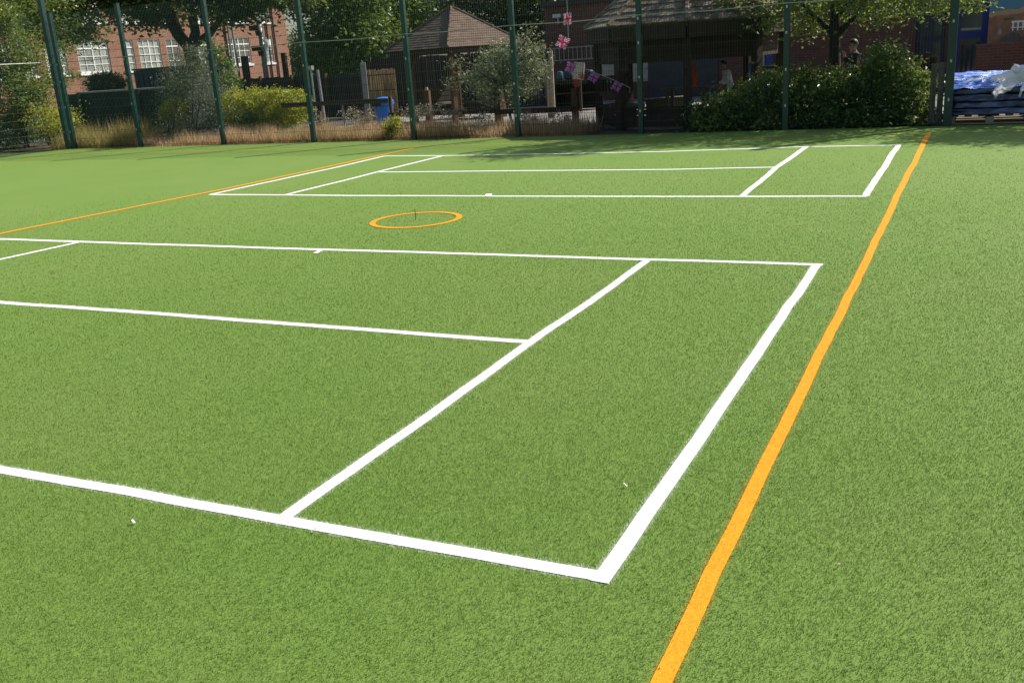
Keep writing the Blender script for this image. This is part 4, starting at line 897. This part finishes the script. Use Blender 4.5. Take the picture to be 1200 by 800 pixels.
q = aty(265, 100, 24); shrub('young_maple', 'light green young tree between the big trunk and the golden hedge', (q.x, 24, -.03), [pxblob(258, 84, 24, 12, 20), pxblob(270, 98, 24, 12, 10), pxblob(250, 60, 24, 8, 14)], 2600, .10, M['L_lime'], M['barkd'], .10)
q = aty(461, 160, 18.98); shrub('golden_shrub', 'small yellow variegated shrub in dry grass below the blue bin', (q.x, 19.25, -.03), [pxblob(461, 146, 18.98, 12, 8), pxblob(460, 154, 18.98, 8, 8)], 1500, .05, M['L_yellow'], M['barkd'], .045)
# olive tree
ob = aty(602, 160, 20.3); ob.z = -.03
tp = [ob, aty(599, 140, 20.3), aty(594, 122, 20.3), aty(590, 100, 20.3)]
blobs = [pxblob(u, v, 20.3, a, b) for u, v, a, b in ((580, 80, 26, 22), (600, 70, 28, 22), (570, 100, 26, 18), (605, 102, 26, 20), (625, 85, 14, 26), (590, 58, 20, 14), (545, 92, 10, 6), (526, 96, 9, 3), (535, 72, 12, 4), (618, 46, 5, 16), (575, 118, 12, 8), (628, 60, 9, 9))]
tree('olive_tree', 'silvery olive tree in front of the hipped roof gazebo', ob, ([tuple(x) for x in tp], [.04, .035, .03, .025]), [([aty(590, 100, 20.3), aty(560, 84, 20.2), aty(528, 70, 20.2)], [.018, .012, .006]), ([aty(590, 100, 20.3), aty(612, 80, 20.3), aty(618, 32, 20.3)], [.018, .012, .006])], blobs, 8200, .075, M['L_olive'], M['bark'], .12, .28, per=16)
# laurel hedge
blobs = [pxblob(u, v, y, a, b, .6) for u, v, a, b, y in ((828, 140, 18, 20, 19.6), (852, 132, 22, 24, 19.7), (880, 122, 24, 28, 19.8), (905, 112, 22, 28, 20), (930, 112, 26, 30, 20), (845, 150, 34, 10, 19.3), (910, 142, 40, 16, 19.5))]
q = aty(870, 155, 19.6); shrub('laurel_hedge', 'lower laurel hedge sloping down towards the octagonal pavilion', (q.x, 19.6, -.03), blobs, 13000, .095, M['L_laurel'], M['barkd'], .11, .42, cat='hedge', shell=(.55, 1.14))
blobs = [pxblob(u, v, y, a, b, .6) for u, v, a, b, y in ((960, 112, 26, 30, 19.9), (990, 112, 28, 30, 19.9), (1022, 104, 22, 28, 19.8), (1036, 76, 14, 18, 19.7), (1050, 104, 26, 34, 19.7), (1074, 118, 20, 30, 19.6), (985, 138, 36, 16, 19.4), (1035, 66, 8, 8, 19.7), (1050, 138, 38, 14, 19.4))]
q = aty(1020, 152, 19.7); shrub('laurel_bush', 'taller glossy laurel bush left of the weathered upright pallet', (q.x, 19.7, -.03), blobs, 18000, .095, M['L_laurel'], M['barkd'], .11, .42, shell=(.55, 1.14))
# climbers beyond the side fence
def climb(lab_, lst, n, sz, mat_, y):
    b = [pxblob(u, v, y, a, c_, .6) for u, v, a, c_ in lst]; q_ = Vector(b[0][:3]); shrub('climbing_shrub', lab_, (q_.x, y, -.03), b, n, sz, mat_, M['barkd'], .12, group='tall shrubs beyond the corner fence')
climb('tall leafy shrub behind the corner fence at the far left edge', [(8, 60, 24, 34), (10, 110, 28, 34), (8, 155, 24, 22), (0, 20, 20, 18), (30, 110, 16, 30)], 14000, .085, M['L_ivy'], 19.6)
climb('leafy shrub just left of the corner posts', [(40, 90, 16, 30), (44, 130, 18, 28), (50, 155, 14, 16), (30, 60, 9, 24)], 6500, .075, M['L_ivy'], 20.2)
climb('golden brown shrub at the foot of the corner posts', [(52, 140, 13, 18), (66, 150, 12, 14), (76, 140, 9, 12)], 2400, .07, M['L_yellow'], 19.6)
climb('small green shrub showing right of the corner posts', [(68, 62, 9, 14), (72, 90, 7, 12)], 1200, .08, M['L_lime'], 21.5)

# ------------------------------------------------------------------ trees
# big plane tree at left
TY = 29.0; b = aty(232, 150, TY); b.z = -.03
tr_ = ([tuple(b), tuple(aty(230, 100, TY)), tuple(aty(226, 72, TY)), tuple(aty(222, 55, TY))], [.33, .29, .27, .26])
lim = [([aty(222, 57, TY), aty(208, 40, TY), aty(198, 16, TY), aty(186, -25, TY), aty(180, -60, TY)], [.22, .24, .22, .17, .12]), ([aty(223, 57, TY), aty(229, 38, TY), aty(224, 14, TY), aty(216, -30, TY), aty(220, -60, TY)], [.2, .18, .16, .12, .1]), ([aty(228, 52, TY), aty(246, 40, TY), aty(256, 26, TY), aty(262, 4, TY), aty(268, -30, TY)], [.16, .13, .11, .09, .07])]
blobs = [pxblob(u, v, y, a, c_, 2.0) for u, v, a, c_, y in ((70, 22, 24, 22, 28), (80, 34, 13, 20, 28), (110, -6, 34, 20, 28), (150, -12, 40, 18, 29), (185, 8, 24, 24, 29), (172, 22, 10, 10, 29), (230, -20, 50, 26, 29), (274, 0, 24, 14, 30), (300, -18, 28, 18, 30), (262, 14, 10, 8, 29), (322, -6, 18, 14, 31), (345, -8, 24, 14, 31), (212, -8, 20, 12, 28), (280, 18, 8, 6, 30), (40, -10, 40, 22, 28), (130, -70, 90, 50, 29), (250, -70, 90, 50, 30))]
tree('plane_tree', 'large broadleaf tree with forked dark trunk before the orange brick building', b, tr_, lim, blobs, 40000, .19, M['L_plane'], M['barkd'], .28, auto=False)
b = aty(20, 150, 24); b.z = -.03; blobs = [pxblob(u, v, 24, a, c_, 1.4) for u, v, a, c_ in ((12, 12, 26, 20), (50, 10, 24, 18), (58, 36, 14, 14), (-30, 20, 40, 40), (66, 42, 10, 12))]
tree('leafy_tree', 'dark leafy tree above the corner fence at the top left', b, ([tuple(b), tuple(aty(22, 80, 24)), tuple(aty(28, 40, 24))], [.16, .13, .10]), [], blobs, 7000, .13, M['L_plane'], M['barkd'], .2)
# trees in the middle
b = aty(402, 120, 36); b.z = -.03; blobs = [pxblob(u, v, 36, a, c_, 2) for u, v, a, c_ in ((400, 60, 28, 24), (415, 30, 34, 30), (388, 20, 22, 28), (378, 62, 12, 16), (425, 66, 22, 18), (440, 40, 22, 22), (372, 2, 14, 14), (415, -20, 50, 30), (395, 78, 20, 8))]
tree('lime_tree', 'bright green broadleaf tree rising above the dark board fence left of the gazebo', b, ([tuple(b), tuple(aty(402, 90, 36)), tuple(aty(405, 50, 36))], [.28, .24, .18]), [], blobs, 20000, .19, M['L_lime'], M['barkd'], .30)
b = aty(490, 100, 40); b.z = -.03; blobs = [pxblob(u, v, 40, a, c_, 2) for u, v, a, c_ in ((480, 25, 30, 22), (505, 8, 30, 16), (460, 40, 20, 26), (495, 30, 22, 12), (470, -10, 40, 20), (455, 66, 12, 14))]
tree('lime_tree', 'sunlit yellow green tree directly behind the left slope of the gazebo roof', b, ([tuple(b), tuple(aty(490, 70, 40)), tuple(aty(485, 30, 40))], [.25, .2, .15]), [], blobs, 12000, .2, M['L_lime'], M['barkd'], .32)
b = aty(585, 100, 36); b.z = -.03; blobs = [pxblob(u, v, 36, a, c_, 2) for u, v, a, c_ in ((570, 10, 34, 20), (600, 26, 30, 26), (545, 2, 26, 12), (625, 10, 30, 26), (620, 50, 20, 22), (590, 50, 20, 14), (650, -6, 34, 14), (690, -10, 34, 12), (600, -25, 70, 26))]
tree('evergreen_tree', 'dark evergreen tree behind the right slope of the gazebo roof', b, ([tuple(b), tuple(aty(586, 70, 36)), tuple(aty(590, 30, 36))], [.25, .2, .15]), [], blobs, 17000, .16, M['L_dark'], M['barkd'], .3)
b = aty(362, 95, 70); b.z = -.03; blobs = [pxblob(u, v, 70, a, c_, 3) for u, v, a, c_ in ((348, 62, 12, 20), (366, 72, 16, 24), (385, 66, 14, 22), (345, 84, 12, 10))]
tree('far_tree', 'far dark green tree beside the right end of the orange brick building', b, ([tuple(b), tuple(aty(362, 85, 70)), tuple(aty(362, 65, 70))], [.3, .25, .2]), [], blobs, 5000, .32, M['L_dark'], M['barkd'], .5)
# tree over the laurel
TY = 20.5; b = aty(979, 150, TY); b.z = -.03
tr_ = ([tuple(b), tuple(aty(979, 100, TY)), tuple(aty(978, 55, TY)), tuple(aty(978, 35, TY)), tuple(aty(980, -30, TY)), tuple(aty(985, -120, TY))], [.15, .115, .105, .10, .08, .05])
lim = [([aty(979, 20, TY), aty(1010, -10, TY), aty(1050, -60, TY)], [.06, .04, .02]), ([aty(979, 0, TY), aty(945, -40, TY), aty(920, -90, TY)], [.05, .035, .02]), ([aty(978, 44, TY), aty(990, 32, TY), aty(1000, 22, TY), aty(1030, -20, TY)], [.07, .055, .045, .03]), ([aty(977, 40, TY), aty(968, 32, TY), aty(950, 15, TY), aty(915, -20, TY)], [.06, .05, .04, .025])]
blobs = [pxblob(u, v, y, a, c_, .9) for u, v, a, c_, y in ((892, 10, 24, 14, 20.6), (905, 26, 18, 8, 20.4), (925, 12, 28, 16, 20.2), (945, 26, 14, 10, 20.8), (960, 5, 30, 14, 20.8), (1000, 10, 28, 12, 20.4), (1035, 8, 28, 13, 20.3), (1060, 2, 26, 14, 20.5), (1085, 4, 22, 13, 20.2), (1112, 0, 22, 11, 20.0), (1135, -6, 22, 9, 19.9), (1020, 20, 16, 5, 20.2), (870, 2, 18, 8, 20.8), (900, -30, 60, 26, 20.6), (980, -40, 70, 34, 20.6), (1060, -35, 60, 28, 20.4), (940, -90, 70, 40, 21), (1030, -95, 70, 40, 20.8), (860, -65, 50, 26, 20.8), (985, -150, 80, 44, 20.9), (930, -190, 60, 40, 20.7), (1040, -190, 60, 40, 20.7), (985, -250, 60, 40, 20.7))] + [(.1, 20.5, 4.3, 1.2, 1.0, .7), (-.9, 20.3, 3.7, 1.1, .9, .6), (.6, 20.8, 3.6, .9, .8, .5)]
tree('ash_tree', 'slim tree with light green leaves rising out of the laurel before the brown brick wall', b, tr_, lim, blobs, 22000, .105, M['L_ash'], M['barkd'], .17, .5, auto=False)
# tree just outside the frame at right, its shade falls by the pallet
b = Vector((4.6, 21.4, -.03)); blobs = [(2.2, 20.3, 3.4, 1.0, .9, .5), (3.4, 20.5, 3.6, 1.2, 1.1, .7), (4.8, 20.8, 4.1, 1.5, 1.3, .8), (6.0, 20.8, 3.6, 1.4, 1.2, .8), (4.2, 20.6, 4.7, 1.3, 1.1, .7), (5.4, 20.3, 3.2, 1.2, 1.0, .6), (2.6, 20.2, 4.2, 1.0, .9, .5)]
tree('ash_tree', 'light green tree right of the blue wrapped rolls', b, ([tuple(b), (4.6, 21.4, 1.5), (4.7, 21.4, 3.2)], [.15, .12, .08]), [], blobs, 22000, .10, M['L_ash'], M['barkd'], .18, .5)
for o in bpy.data.objects:
    if '_w' in o: del o['_w']
